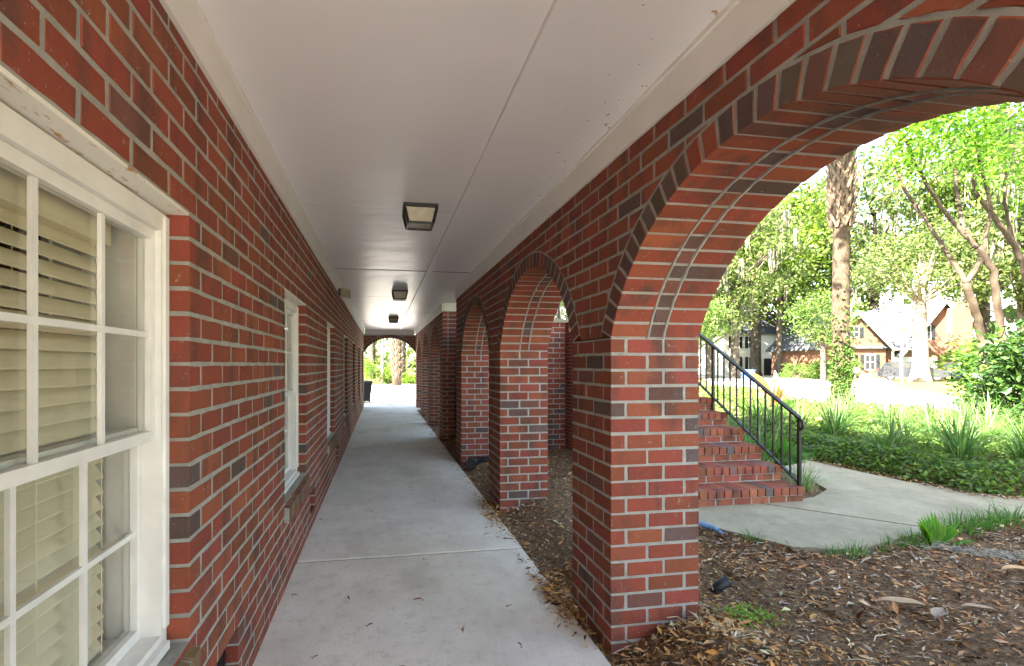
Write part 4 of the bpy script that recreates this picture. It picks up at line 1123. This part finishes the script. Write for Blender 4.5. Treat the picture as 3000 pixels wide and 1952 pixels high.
cs = [(8.75, 6.66, 5.05), (9.0, 6.7, 5.3), (8.5, 6.6, 5.35), (9.61, 6.6, 5.35), (9.8, 6.5, 5.0), (9.99, 6.5, 5.25), (10.3, 6.6, 5.5), (9.3, 6.9, 5.6), (10.1, 7.7, 5.6), (10.8, 7.4, 6.0), (9.5, 7.2, 6.1), (8.6, 7, 6), (10.3, 6.8, 6.2), (11.2, 7, 6), (9.2, 6.3, 5.7), (10.15, 6.5, 4.75), (9.7, 6.7, 5.7), (8.9, 6.8, 4.8)]
cluster_crown(cs, 170, .22, .10, MYR, o, t)
TR2 = {'R': [(13.6, 7.6, -.05), (12.95, 7.45, 2.2), (12.44, 7.37, 3.3), (12.13, 7.32, 3.65), (11.65, 7.3, 4.14), (11.12, 7.28, 4.63), (10.96, 7.21, 5.1)], 'Rb': [(12.3, 7.35, 3.5), (12.4, 7.48, 3.7), (12.14, 7.42, 4.16), (11.93, 7.35, 4.5), (11.84, 7.26, 5.2)]}
o = (13.6, 7.6, 0); t = thing('crape_myrtle', 'slender leaning tree with forked bare stems at the right edge behind the crooked tree', 'tree', o)
mb = MB(); limbs(mb, TR2, {'R': (.07, .03), 'Rb': (.035, .022)}, o, random.Random(4)); mb.build('trunk', M['myrtle'], t, True)
cluster_crown([(11.0, 7.2, 5.3), (11.8, 7.3, 5.4), (11.4, 7.1, 5.8), (12.4, 7.5, 5.9), (12.0, 7.0, 5.0), (12.6, 7.2, 4.7)], 200, .28, .10, MYR, o, t)

# background trees: three kinds, copied
OAK = [(.065, .11, .035), (.095, .145, .045), (.12, .17, .055), (.05, .08, .035), (.15, .18, .075)]
def tree_proto(name, h, spread, nclump, per, cols, seed, trunk_r=.28, leafL=.30, bark='oakbark', moss=0, clr=.62, zlow=.35):
    t = bpy.data.objects.new(name, None); COL.objects.link(t); rg = random.Random(seed); mb = MB()
    th = h * zlow; mb.tube([(0, 0, -.2), (.05, 0, .4), (.0, .05, th), (.15, .1, h * .62), (.1, 0, h * .82)], [trunk_r * 1.4, trunk_r, trunk_r * .8, trunk_r * .45, trunk_r * .15], 10, wob=.06, rg=rg)
    cl = rvec(nclump) * (nr.uniform(.35, 1, (nclump, 1)) ** .5) * np.array([spread, spread, h * (1 - zlow) * .52]); cl[:, 2] += h * (zlow + (1 - zlow) * .5)
    for i in range(0, nclump, 3):
        e = Vector(cl[i]); b = Vector((0, 0, max(th * .8, e.z - 1.6 - .3 * e.xy.length))); mb.tube([b, b.lerp(e, .5) + Vector((0, 0, -.25)), e], [trunk_r * .32, trunk_r * .2, .03], 6)
    mb.build('trunk', M[bark], t, True)
    P = (cl[:, None, :] + nr.normal(size=(nclump, per, 3)) * clr * np.array([1, 1, .6])).reshape(-1, 3); k = len(P)
    D = rvec(k); D[:, 2] -= .3
    leaves('crown', P, D, rvec(k), nr.uniform(.6, 1.3, k) * leafL, nr.uniform(.45, .65, k) * leafL, np.clip(palette(k, cols, None, .2) * np.repeat(nr.uniform(.7, 1.35, nclump), per)[:, None], 0, .5), M['oakleaf'], t)
    if moss:
        mb = MB()
        for i in range(moss):
            e = Vector(cl[rg.randrange(nclump)]) + Vector((rg.uniform(-.6, .6), rg.uniform(-.6, .6), -.2))
            for s in range(7):
                a = e + Vector((rg.uniform(-.18, .18), rg.uniform(-.18, .18), 0)); L = rg.uniform(.6, 1.9)
                mb.tube([a, a + Vector((rg.uniform(-.05, .05), rg.uniform(-.05, .05), -L * .5)), a + Vector((rg.uniform(-.08, .08), rg.uniform(-.08, .08), -L))], [.035, .045, .008], 4, 0, (.12, .125, .10), False)
        mb.build('moss', M['moss'], t)['kind'] = 'stuff'
    return t
K = [tree_proto('oak_tree', 11, 4.2, 62, 64, OAK, 1, .30, .34, moss=26), tree_proto('oak_tree', 14, 5.0, 66, 62, OAK, 2, .34, .38, moss=30, zlow=.42),
     tree_proto('slim_tree', 13, 2.6, 46, 75, [(.075, .14, .02), (.11, .19, .03), (.14, .22, .04)], 3, .18, .30, zlow=.3), tree_proto('low_tree', 7.6, 2.3, 44, 70, [(.05, .10, .03), (.07, .13, .03), (.10, .16, .04)], 4, .22, .26, zlow=.46)]
def dirpos(px, D):
    T = math.atan(182 / 1100); u = (px - 1070) / 1100
    return D * (u * math.cos(T) + math.sin(T)), D * (math.cos(T) - u * math.sin(T))
used = set()
def place(k, x, y, s, lab, grp, rz=None):
    if k in used: o_ = copy_tree(K[k])
    else: o_ = K[k]; used.add(k)
    o_.location = (x, y, -.06); o_.rotation_euler = (0, 0, rnd.uniform(0, 6.28) if rz is None else rz); o_.scale = (s, s, s * rnd.uniform(.95, 1.12)); tag(o_, lab, 'tree', grp); return o_
behind = 'tall leafy tree among those standing behind the two houses across the street'
for k, x, y, s in [(1, 44, 50, 1.2), (0, 50, 52, 1.3), (1, 57, 47, 1.3), (2, 63, 42, 1.3), (1, 66, 35, 1.3), (0, 40, 62, 1.4), (1, 34, 66, 1.3), (2, 52, 62, 1.5), (0, 60, 56, 1.4), (1, 70, 45, 1.5), (0, 46, 70, 1.6), (2, 72, 30, 1.4), (1, 64, 24, 1.3), (0, 58, 20, 1.2)]:
    place(k, x, y, s * 1.42, behind, 'trees behind the houses')
streetside = 'leafy oak hung with grey moss on the far side of the street'
for k, x, y, s in [(0, 26.5, 40, 1.0), (1, 30, 47, 1.1), (2, 22, 38, 1.0), (0, 20, 47, 1.2), (1, 41.5, 19.5, .95), (0, 36, 13.5, .95), (2, 30, 9.5, .9), (1, 47, 28, .9), (1, 33.0, 40.0, 1.15), (1, 45.5, 24.0, 1.1), (0, 31.5, 41.5, 1.1), (2, 38, 46, 1.7), (1, 30.5, 51, 1.6), (2, 43, 45.5, 1.75), (2, 49.5, 22, 1.4), (0, 25, 50, 1.5)]:
    place(k, x, y, s, streetside, 'oaks across the street')
place(3, 35.6, 33.4, .95, 'low dark-leaved tree with a leaning trunk in front of the white house', None)
place(3, 24.5, 34.0, .9, 'bushy pale green tree left of the white house', None)
endl = 'leafy tree beyond the far end of the corridor, across the sunlit drive'
for k, x, y, s in [(0, -4, 38, .8), (2, 1.8, 39, .8), (3, 4.2, 36, .9), (1, -1, 48, 1.0), (0, 7, 46, .9), (3, -2.2, 35.5, .8), (2, 12, 42, .9), (1, 15, 52, 1.1), (3, 7.5, 37, 1.0)]:
    place(k, x, y, s, endl, 'trees beyond the end arch')
# the big oak trunk before the garage
t = thing('oak_tree', 'thick pale oak trunk standing before the garage, beside the street lamp', 'tree', (43.2, 31.9, 0)); rg = random.Random(6)
mb = MB(); mb.tube([(0, 0, -.2), (0, 0, .35), (.05, 0, 1.2), (0, 0, 3.5), (-.1, 0, 6.5), (.2, 0, 9.5)], [.95, .66, .52, .46, .42, .25], 14, wob=.06, rg=rg)
cl = rvec(60) * np.array([4.5, 4.5, 2.4]) * (nr.uniform(.4, 1, (60, 1)) ** .5); cl[:, 2] += 9.6
for i in range(0, 60, 4): mb.tube([(0, 0, 6.3), Vector(cl[i]) * .5 + Vector((0, 0, 3.4)), Vector(cl[i])], [.16, .1, .03], 6)
mb.build('trunk', M['palebark'], t, True)
P = (cl[:, None, :] + nr.normal(size=(60, 75, 3)) * .6).reshape(-1, 3); k = len(P)
leaves('crown', P, rvec(k), rvec(k), nr.uniform(.2, .4, k), nr.uniform(.12, .2, k), palette(k, OAK, None, .3), M['oakleaf'], t)
# close overhanging oak limb with moss at the right top edge
o = (16.2, 6.2, 0); t = thing('oak_tree', 'mossy oak whose dark limb hangs into view at the top right', 'tree', o); mb = MB(); rg = random.Random(12)
mb.tube([(0, 0, -.1), (0, 0, 2), (-.2, 0, 4.2), (-.6, .1, 6)], [.45, .33, .3, .22], 12, wob=.05, rg=rg)
mb.tube([(-.2, 0, 4.4), (-1.6, .4, 5.8), (-3.2, .6, 6.6), (-4.8, .7, 6.7)], [.16, .12, .08, .03], 8); mb.build('trunk', M['oakbark'], t, True)
cs = [(o[0] + rg.uniform(-4.8, 1.5), o[1] + rg.uniform(-2.4, 2.4), rg.uniform(6.0, 8.2)) for _ in range(34)]
cluster_crown(cs, 110, .4, .16, OAK, o, t, 'oakleaf')
mb = MB()
for i in range(26):
    e = Vector((rg.uniform(-4.9, -1), rg.uniform(-1.6, 1.6), rg.uniform(6.1, 6.8)))
    for s in range(8):
        a = e + Vector((rg.uniform(-.1, .1), rg.uniform(-.1, .1), 0)); L = rg.uniform(.3, 1.1)
        mb.tube([a, a + Vector((rg.uniform(-.03, .03), rg.uniform(-.03, .03), -L * .5)), a + Vector((0, 0, -L))], [.014, .018, .004], 4, 0, (.20, .20, .18), False)
mb.build('moss', M['moss'], t)['kind'] = 'stuff'
o = (7.6, .6, 0); t = thing('oak_tree', 'unseen oak added so its high crown shades the garden path and the palm', 'tree', o); mb = MB(); rg = random.Random(15)  # out of view: added to block sun and sky over palm and path
mb.tube([(0, 0, -.1), (0, 0, .5), (-.1, .3, 3), (-.3, .9, 6)], [.6, .42, .36, .30], 12, wob=.05, rg=rg)
cs = [Vector((7.0 + rg.uniform(-4.0, 4.6), 4.6 + rg.uniform(-4.5, 4.5), rg.uniform(8.2, 11.2))) for _ in range(52)]
for c in cs[::4]:
    e = c - Vector(o); mb.tube([(-.3, .9, 5.8), e * .5 + Vector((0, 0, 3.6)), e], [.18, .11, .03], 6)
mb.build('trunk', M['oakbark'], t, True); cluster_crown(cs, 75, .55, .28, OAK, o, t, 'oakleaf')
# far wood closing the horizon
n = 9000; a = nr.uniform(-.5, 2.6, n); rr_ = nr.uniform(82, 105, n); cz = 4 + 4.5 * np.sin(a * 23) + 3 * np.sin(a * 61 + 1)
P = np.stack([np.sin(a) * rr_, np.cos(a) * rr_, np.abs(nr.normal(0, 1, n)) * (3.2 + np.clip(cz, 0, 9) * .4)], 1)
tag(leaves('distant_woods', P, rvec(n), rvec(n), nr.uniform(1.0, 2.0, n), nr.uniform(.7, 1.3, n), palette(n, OAK, None, .3), M['oakleaf']), kind='stuff')

# beyond the end arch: pale post-like trunk, booted palm, hedge
t = thing('bare_tree', 'slim pale straight trunk beyond the end arch', 'tree', (.02, 33.6, 0)); mb = MB()
mb.tube([(0, 0, -.1), (0, 0, .3), (.03, 0, 3), (-.05, 0, 7)], [.16, .12, .105, .08], 12); mb.tube([(0, 0, 1.3), (-.35, 0, 1.0), (-.6, 0, .8)], [.08, .06, .04], 8); mb.build('trunk', M['palebark'], t, True)
P = nr.normal(size=(900, 3)) * np.array([1.3, 1.3, .9]) + np.array([0, 0, 7.2]); leaves('crown', P, rvec(900), rvec(900), .28, .15, palette(900, OAK), M['oakleaf'], t)
t = thing('palm_tree', 'shaggy-booted palm trunk framed by the end arch', 'palm tree', (.95, 31, 0)); mb = MB(); rg = random.Random(44)
mb.tube([(0, 0, -.1), (0, 0, 1.2), (0, 0, 5.5)], [.30, .28, .26], 14); mb.build('trunk', M['palmbark'], t, True)
mb = MB()
for row in range(21):
    z = .5 + row * .24
    for k in range(10):
        a = 2 * math.pi * (k + .5 * (row % 2)) / 10; d = Vector((math.cos(a), math.sin(a), 0)); s = Vector((-d.y, d.x, 0)); sg = 1 if k % 2 else -1
        mb.bar(d * .27 + Vector((0, 0, z)), d * rg.uniform(.38, .52) + s * sg * .10 + Vector((0, 0, z + .36)), .075, .03, 0, up=d)
mb.build('boots', M['boot'], t)
mb = MB()
for k in range(18):
    a = 2.399 * k; e = -.3 + 1.1 * rg.random(); d = Vector((math.cos(a), math.sin(a), e)).normalized(); hub = d * 1.0 + Vector((0, 0, 5.5))
    mb.tube([(0, 0, 5.4), hub], [.03, .015], 6, 0, (.1, .17, .04)); fan(mb, hub, (d.x, d.y, d.z - .5), 1.0, 16, 2.2, (.07, .16, .03), rg, .03)
mb.build('crown', M['leaf'], t)
LG = [(.09, .19, .025), (.14, .26, .03), (.06, .13, .02)]
for (x, y, rx, rz_, lab) in [(-1.6, 33.6, 1.1, .9, 'bright green shrub behind the bin, left of the pale trunk'), (.5, 33.9, .7, .6, 'small green shrub between the pale trunk and the booted palm'), (2.2, 33.3, 1.1, .5, 'low green shrub right of the booted palm'), (3.9, 34.4, 1.3, 1.0, 'wide leafy shrub at the right side of the end arch view')]:
    shrub(lab, (x, y, 0), (rx, .8, rz_), 1500, .16, LG, M['leaf'], 3)
t = thing('wheelie_bin', 'dark wheeled bin standing by the wall just past the end arch', 'bin', (-.60, 17.3, .002), .1); mb = MB()
mb.add([(-.16, -.18, .05), (.16, -.18, .05), (.16, .18, .05), (-.16, .18, .05), (-.24, -.25, .70), (.24, -.25, .70), (.24, .25, .70), (-.24, .25, .70)], [(3, 2, 1, 0), (0, 1, 5, 4), (1, 2, 6, 5), (2, 3, 7, 6), (3, 0, 4, 7), (4, 5, 6, 7)]); mb.build('body', M['blackplastic'], t)
mb = MB(); mb.add([(-.26, -.27, .70), (.26, -.27, .70), (.26, .27, .70), (-.26, .27, .70), (-.22, -.22, .76), (.22, -.22, .76), (.22, .22, .78), (-.22, .22, .78)], [(3, 2, 1, 0), (0, 1, 5, 4), (1, 2, 6, 5), (2, 3, 7, 6), (3, 0, 4, 7), (4, 5, 6, 7)]); mb.build('lid', M['blackplastic'], t)
for s in (-1, 1):
    mb = MB(); mb.lathe((s * .17, .2, .09), [(.0, -.025), (.09, -.025), (.09, .025), (0, .025)], 16, 0, (1, 0, 0)); mb.build('wheel', M['rubber'], t)

# ------------------------------------------------------------------ houses across the street
A = Vector((42.24, 40.65, 0)); ang = math.atan2(-2.36, 14.3)
t = thing('brick_garage_house', 'brick house with steep dark gables and a white garage door across the street', 'house', A, ang)
def gable_front(mb, s0, s1, yf, yb, ze, zp, mi):
    c = (s0 + s1) / 2
    v = [(s0, yf, -.1), (s1, yf, -.1), (s1, yf, ze), (c, yf, zp), (s0, yf, ze), (s0, yb, -.1), (s1, yb, -.1), (s1, yb, ze), (c, yb, zp), (s0, yb, ze)]
    mb.add(v, [(0, 1, 2, 3, 4), (9, 8, 7, 6, 5), (0, 4, 9, 5), (1, 6, 7, 2)], mi)
def gable_roof(mb, s0, s1, yf, yb, ze, zp, th=.16, ov=.45):
    c = (s0 + s1) / 2; sl = (zp - ze) / (c - s0)
    for a in ((s0, -1), (s1, 1)):
        e = a[0] + a[1] * ov; z = ze - ov * sl
        v = [(e, yf - ov, z + .05), (c, yf - ov, zp + .05), (c, yb + ov, zp + .05), (e, yb + ov, z + .05)]; v += [(p[0], p[1], p[2] + th) for p in v]
        mb.add(v, [(0, 1, 2, 3), (7, 6, 5, 4), (0, 4, 5, 1), (1, 5, 6, 2), (2, 6, 7, 3), (3, 7, 4, 0)])
mb = MB(); gable_front(mb, 8.65, 16.8, -.05, 8, 2.6, 7.6, 0); gable_front(mb, .8, 7.2, -.02, 7.5, 3.2, 6.5, 0); mb.box(1.2, 12, .4, 7.9, -.1, 3.0)
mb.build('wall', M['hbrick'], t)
mb = MB(); gable_roof(mb, 8.65, 16.8, -.05, 8, 2.6, 7.6); gable_roof(mb, .8, 7.2, -.02, 7.5, 3.2, 6.5)
mb.add([(2.0, -.3, 2.95), (11.5, -.3, 2.95), (11.5, 4.2, 7.2), (2.0, 4.2, 7.2), (2.0, 8.6, 2.95), (11.5, 8.6, 2.95)], [(0, 1, 2, 3), (3, 2, 5, 4)])
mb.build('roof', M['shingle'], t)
mb = MB()
for (s0, s1, ze, zp, yf) in ((8.65, 16.8, 2.6, 7.6, -.05), (.8, 7.2, 3.2, 6.5, -.02)):
    c = (s0 + s1) / 2; sl = (zp - ze) / (c - s0)
    for e, sg in ((s0, -1), (s1, 1)): mb.bar((e + sg * .48, yf - .49, ze - .48 * sl + .05), (c, yf - .49, zp + .05), .05, .28, 0, up=(0, 0, 1))
mb.box(7.7, 10.5, -.36, -.30, 2.78, 2.98); mb.box(7.72, 7.86, -.2, -.06, 0, 2.8)
mb.build('fascia', M['siding'], t)
mb = MB(); mb.box(8.0, 12.2, -.12, -.06, 0, 2.12)
for k in range(1, 4): mb.box(8.0, 12.2, -.125, -.12, .53 * k - .012, .53 * k + .012)
mb.build('garage_door', M['galv'], t)
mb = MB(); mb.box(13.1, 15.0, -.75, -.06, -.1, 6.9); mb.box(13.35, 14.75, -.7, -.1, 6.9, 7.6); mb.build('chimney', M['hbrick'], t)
def hwin(t, s, yf, z0, z1, w, shut=True):
    mb = MB(); mb.box(s - w / 2 - .1, s + w / 2 + .1, yf - .05, yf, z0 - .1, z1 + .1); f = mb.build('window', M['siding'], t)
    mb = MB(); mb.box(s - w / 2, s + w / 2, yf - .062, yf - .05, z0, z1); mb.build('pane', M['darkglass'], f)
    mb = MB(); mb.box(s - .025, s + .025, yf - .074, yf - .062, z0, z1); mb.box(s - w / 2, s - .026, yf - .074, yf - .062, (z0 + z1) / 2 - .02, (z0 + z1) / 2 + .02); mb.box(s + .026, s + w / 2, yf - .074, yf - .062, (z0 + z1) / 2 - .02, (z0 + z1) / 2 + .02); mb.build('muntin', M['siding'], f)
    if shut:
        for sg in (-1, 1):
            mb = MB(); c = s + sg * (w / 2 + .3); mb.box(c - .19, c + .19, yf - .05, yf, z0 - .05, z1 + .05)
            for k in range(8): zz_ = z0 + (z1 - z0) * (k + .5) / 8; mb.box(c - .15, c + .15, yf - .06, yf - .05, zz_ - .03, zz_ + .02)
            mb.build('shutter', M['shutter'], t)
hwin(t, 11.1, -.05, 3.9, 5.2, .85); hwin(t, 4.0, -.02, 4.1, 5.1, .9); hwin(t, 3.4, -.02, .9, 2.3, 1.0); hwin(t, 5.6, -.02, .9, 2.3, .9)
B = Vector((44.3, 54.3, 0)); t = thing('white_house', 'two-storey white house with dark shutters at the far left across the street', 'house', B, math.atan2(-1.5, 9.0))
mb = MB(); mb.box(-1, 9.5, 0, 8, -.1, 5.3); mb.build('wall', M['siding'], t)
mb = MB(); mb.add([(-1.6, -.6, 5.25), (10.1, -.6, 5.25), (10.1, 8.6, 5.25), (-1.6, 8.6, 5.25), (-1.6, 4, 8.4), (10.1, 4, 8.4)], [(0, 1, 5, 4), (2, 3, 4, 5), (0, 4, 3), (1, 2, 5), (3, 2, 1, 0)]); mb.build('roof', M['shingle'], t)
for s in (.5, 2.6, 6.6, 8.6): hwin(t, s, 0, 3.5, 4.9, .75); 
for s in (.5, 2.6, 6.6, 8.6): hwin(t, s, 0, .8, 2.3, .75)
mb = MB(); mb.box(4.15, 5.15, -.06, 0, 0, 2.15); d_ = mb.build('door', M['shutter'], t); mb = MB(); mb.lathe((5.05, -.07, 1.0), [(0, -.05), (.04, -.03), (.04, 0), (0, .02)], 10, 0, (0, 1, 0)); mb.build('handle', M['alloy'], d_)
# shrubs in front of the houses
for (x, y, rx, rz_, lab) in [(36.8, 36.8, 1.9, .75, 'grey green shrub row in front of the white house'), (39.2, 36.6, 1.3, .8, 'rounded shrub beside the leaning low tree'), (43.9, 38.6, 1.3, 1.0, 'clipped green hedge left of the garage door'), (52.3, 35.8, 1.5, 1.3, 'green shrub at the foot of the brick chimney'), (46.3, 28.6, 1.0, .7, 'small shrub in front of the second parked car')]:
    shrub(lab, (x, y, 0), (rx, 1.0, rz_), 1700, .20, [(.06, .13, .03), (.09, .17, .04), (.12, .2, .05)], M['oakleaf'], 5)
t = thing('street_lamp', 'street lamp on a slim post in front of the garage house', 'street lamp', (38.28, 29.5, 0)); mb = MB()
mb.tube([(0, 0, -.1), (0, 0, .5), (0, 0, 3.6)], [.10, .075, .06], 12); mb.build('post', M['galv'], t)
mb = MB(); mb.lathe((0, 0, 3.6), [(.07, 0), (.17, .06), (.22, .5), (.1, .55)], 12); mb.build('lantern', M['frost'], t)
mb = MB(); mb.lathe((0, 0, 4.14), [(.42, -.06), (.40, .0), (.12, .2), (.0, .24)], 16); mb.build('cap', M['siding'], t)
t = thing('utility_box', 'white utility box on the grass before the garage', 'utility box', (30.9, 25.9, 0), ang); mb = MB(); mb.box(-.24, .24, -.2, .2, -.05, .62); mb.build('cabinet', M['siding'], t)
mb = MB(); mb.add([(-.27, -.23, .62), (.27, -.23, .62), (.27, .23, .62), (-.27, .23, .62), (-.2, -.16, .74), (.2, -.16, .74), (.2, .16, .74), (-.2, .16, .74)], [(0, 1, 5, 4), (1, 2, 6, 5), (2, 3, 7, 6), (3, 0, 4, 7), (4, 5, 6, 7), (3, 2, 1, 0)]); mb.build('lid', M['siding'], t)
t = thing('mailbox', 'white mailbox on a post just right of the ivy palm', 'mailbox', (29.6, 25.6, 0), ang); mb = MB(); mb.tube([(0, 0, -.1), (0, 0, .85)], .06, 8); mb.build('post', M['galv'], t)
mb = MB(); mb.tube([(0, -.25, 1.0), (0, .25, 1.0)], .17, 14); mb.build('box', M['siding'], t)
t = thing('wheelie_bin', 'blue recycling bin by the street, seen through the stair railing', 'bin', (24.1, 28.0, 0), .6); mb = MB()
mb.add([(-.22, -.25, .05), (.22, -.25, .05), (.22, .25, .05), (-.22, .25, .05), (-.3, -.34, .95), (.3, -.34, .95), (.3, .34, .95), (-.3, .34, .95)], [(3, 2, 1, 0), (0, 1, 5, 4), (1, 2, 6, 5), (2, 3, 7, 6), (3, 0, 4, 7), (4, 5, 6, 7)]); mb.build('body', M['bluebin'], t)
mb = MB(); mb.box(-.33, .33, -.37, .37, .95, 1.02); mb.build('lid', M['bluebin'], t)

def car(label, loc, rz, paint, name='parked_car'):
    t = thing(name, label, 'car', loc, rz)
    prof = [(-2.2, .35), (-2.25, .75), (-2.15, 1.0), (-1.25, 1.05), (1.05, 1.03), (1.9, .92), (2.2, .75), (2.25, .40), (2.1, .28), (-2.05, .28)]
    mb = MB(); n = len(prof)
    def loft(mb, prof, w0, w1, cz):
        v = []; n = len(prof)
        for y, k in ((-1, 0), (-1, 1), (1, 1), (1, 0)):
            for x, z in prof:
                w = (w0 if k == 0 else w1); q = 1 if k else .94
                v.append((x * q, y * (w if k == 0 else w1), cz + (z - cz) * (q if k == 0 else 1)))
        f = [list(range(n))[::-1], [3 * n + i for i in range(n)]]
        for r in range(3):
            for i in range(n): f.append([r * n + i, r * n + (i + 1) % n, (r + 1) * n + (i + 1) % n, (r + 1) * n + i])
        mb.add(v, f)
    loft(mb, prof, .92, .84, .65); mb.build('body', M[paint], t, False)
    cab = [(-2.0, 1.0), (-1.75, 1.48), (-1.3, 1.60), (.1, 1.60), (.55, 1.5), (1.25, 1.0)]
    mb = MB(); loft(mb, cab, .80, .70, 1.2); cb = mb.build('cabin', M[paint], t)
    mb = MB()
    for sgn in (-1, 1):
        for a in ([(-1.65, 1.08), (-1.45, 1.42), (-.75, 1.5), (-.7, 1.08)], [(-.62, 1.08), (-.65, 1.5), (.1, 1.5), (.15, 1.08)], [(.22, 1.08), (.18, 1.5), (.45, 1.44), (.95, 1.08)]):
            mb.add([(x, sgn * .806, z) for x, z in a] + [(x, sgn * .79, z) for x, z in a], [(0, 1, 2, 3), (0, 4, 5, 1), (1, 5, 6, 2), (2, 6, 7, 3), (3, 7, 4, 0)])
    mb.add([(-1.93, -.62, 1.1), (-1.93, .62, 1.1), (-1.76, .58, 1.46), (-1.76, -.58, 1.46)], [(0, 1, 2, 3)]); mb.add([(1.17, -.62, 1.08), (1.17, .62, 1.08), (.62, .58, 1.47), (.62, -.58, 1.47)], [(3, 2, 1, 0)])
    mb.build('window', M['darkglass'], cb)
    for x in (-1.4, 1.42):
        for s in (-1, 1):
            mb = MB(); mb.lathe((x, s * .80, .34), [(.22, -.11), (.34, -.10), (.345, 0), (.34, .10), (.22, .12)], 22, 0, (0, s, 0)); w = mb.build('wheel', M['rubber'], t)
            mb = MB(); mb.lathe((x, s * .80, .34), [(.0, .09), (.2, .10), (.225, .125), (.225, -.1)], 22, 0, (0, s, 0)); mb.build('rim', M['alloy'], w)
    for s in (-1, 1):
        mb = MB(); mb.box(-2.27, -2.12, s * .62 - .2, s * .62 + .2, .82, 1.0); mb.build('tail_light', M['redlamp'], t)
        mb = MB(); mb.box(2.12, 2.24, s * .62 - .2, s * .62 + .2, .68, .84); mb.build('headlight', M['alloy'], t)
    return t
car('dark grey parked car half hidden by the pale oak trunk in front of the garage', (44.7, 33.6, 0), R(-50), 'carpaint')
car('blue black parked car partly behind the shrubs at right, beyond the pale oak trunk', (48.0, 31.2, 0), R(-25), 'carpaint2')

# ------------------------------------------------------------------ light
w = bpy.data.worlds.new('World'); sc.world = w; w.use_nodes = True; nt = w.node_tree
bg = nt.nodes['Background']; sky = nt.nodes.new('ShaderNodeTexSky'); sky.sky_type = 'NISHITA'; sky.sun_disc = False
EL = R(41); sdir = Vector((-6.0, -2.8, 0)).normalized() * math.cos(EL) + Vector((0, 0, math.sin(EL)))
sky.sun_elevation = EL; sky.sun_rotation = math.atan2(sdir.x, sdir.y)
sky.air_density = 1.0; sky.dust_density = 1.6; sky.ozone_density = 1.0
nt.links.new(sky.outputs[0], bg.inputs[0]); bg.inputs[1].default_value = .085
ld_ = bpy.data.lights.new('sun', 'SUN'); ld_.energy = 4.4; ld_.angle = R(.53); ld_.color = (1, .95, .87)
so = bpy.data.objects.new('sun', ld_); COL.objects.link(so); so.rotation_euler = (-sdir).to_track_quat('-Z', 'Y').to_euler(); so.location = (-20, -10, 30)

cam = bpy.data.cameras.new('camera'); co = bpy.data.objects.new('camera', cam); COL.objects.link(co)
co.location = (0, 0, 1.35); co.rotation_euler = (R(90), 0, -math.atan(182 / 1100))
cam.sensor_fit = 'HORIZONTAL'; cam.sensor_width = 36; cam.lens = 1100 / 2380 * 36
cam.shift_x = 120 / 2380; cam.shift_y = 73.5 / 2380; cam.clip_start = .02; cam.clip_end = 800
sc.camera = co
sc.view_settings.view_transform = 'Standard'; sc.view_settings.look = 'None'; sc.view_settings.gamma = 1.0; sc.view_settings.exposure = 4.0
sc.view_settings.use_white_balance = True; sc.view_settings.white_balance_temperature = 7600; sc.view_settings.white_balance_tint = 10
sc.cycles.max_bounces = 10; sc.cycles.diffuse_bounces = 6; sc.cycles.glossy_bounces = 4; sc.cycles.transparent_max_bounces = 12
sc.cycles.use_denoising = True
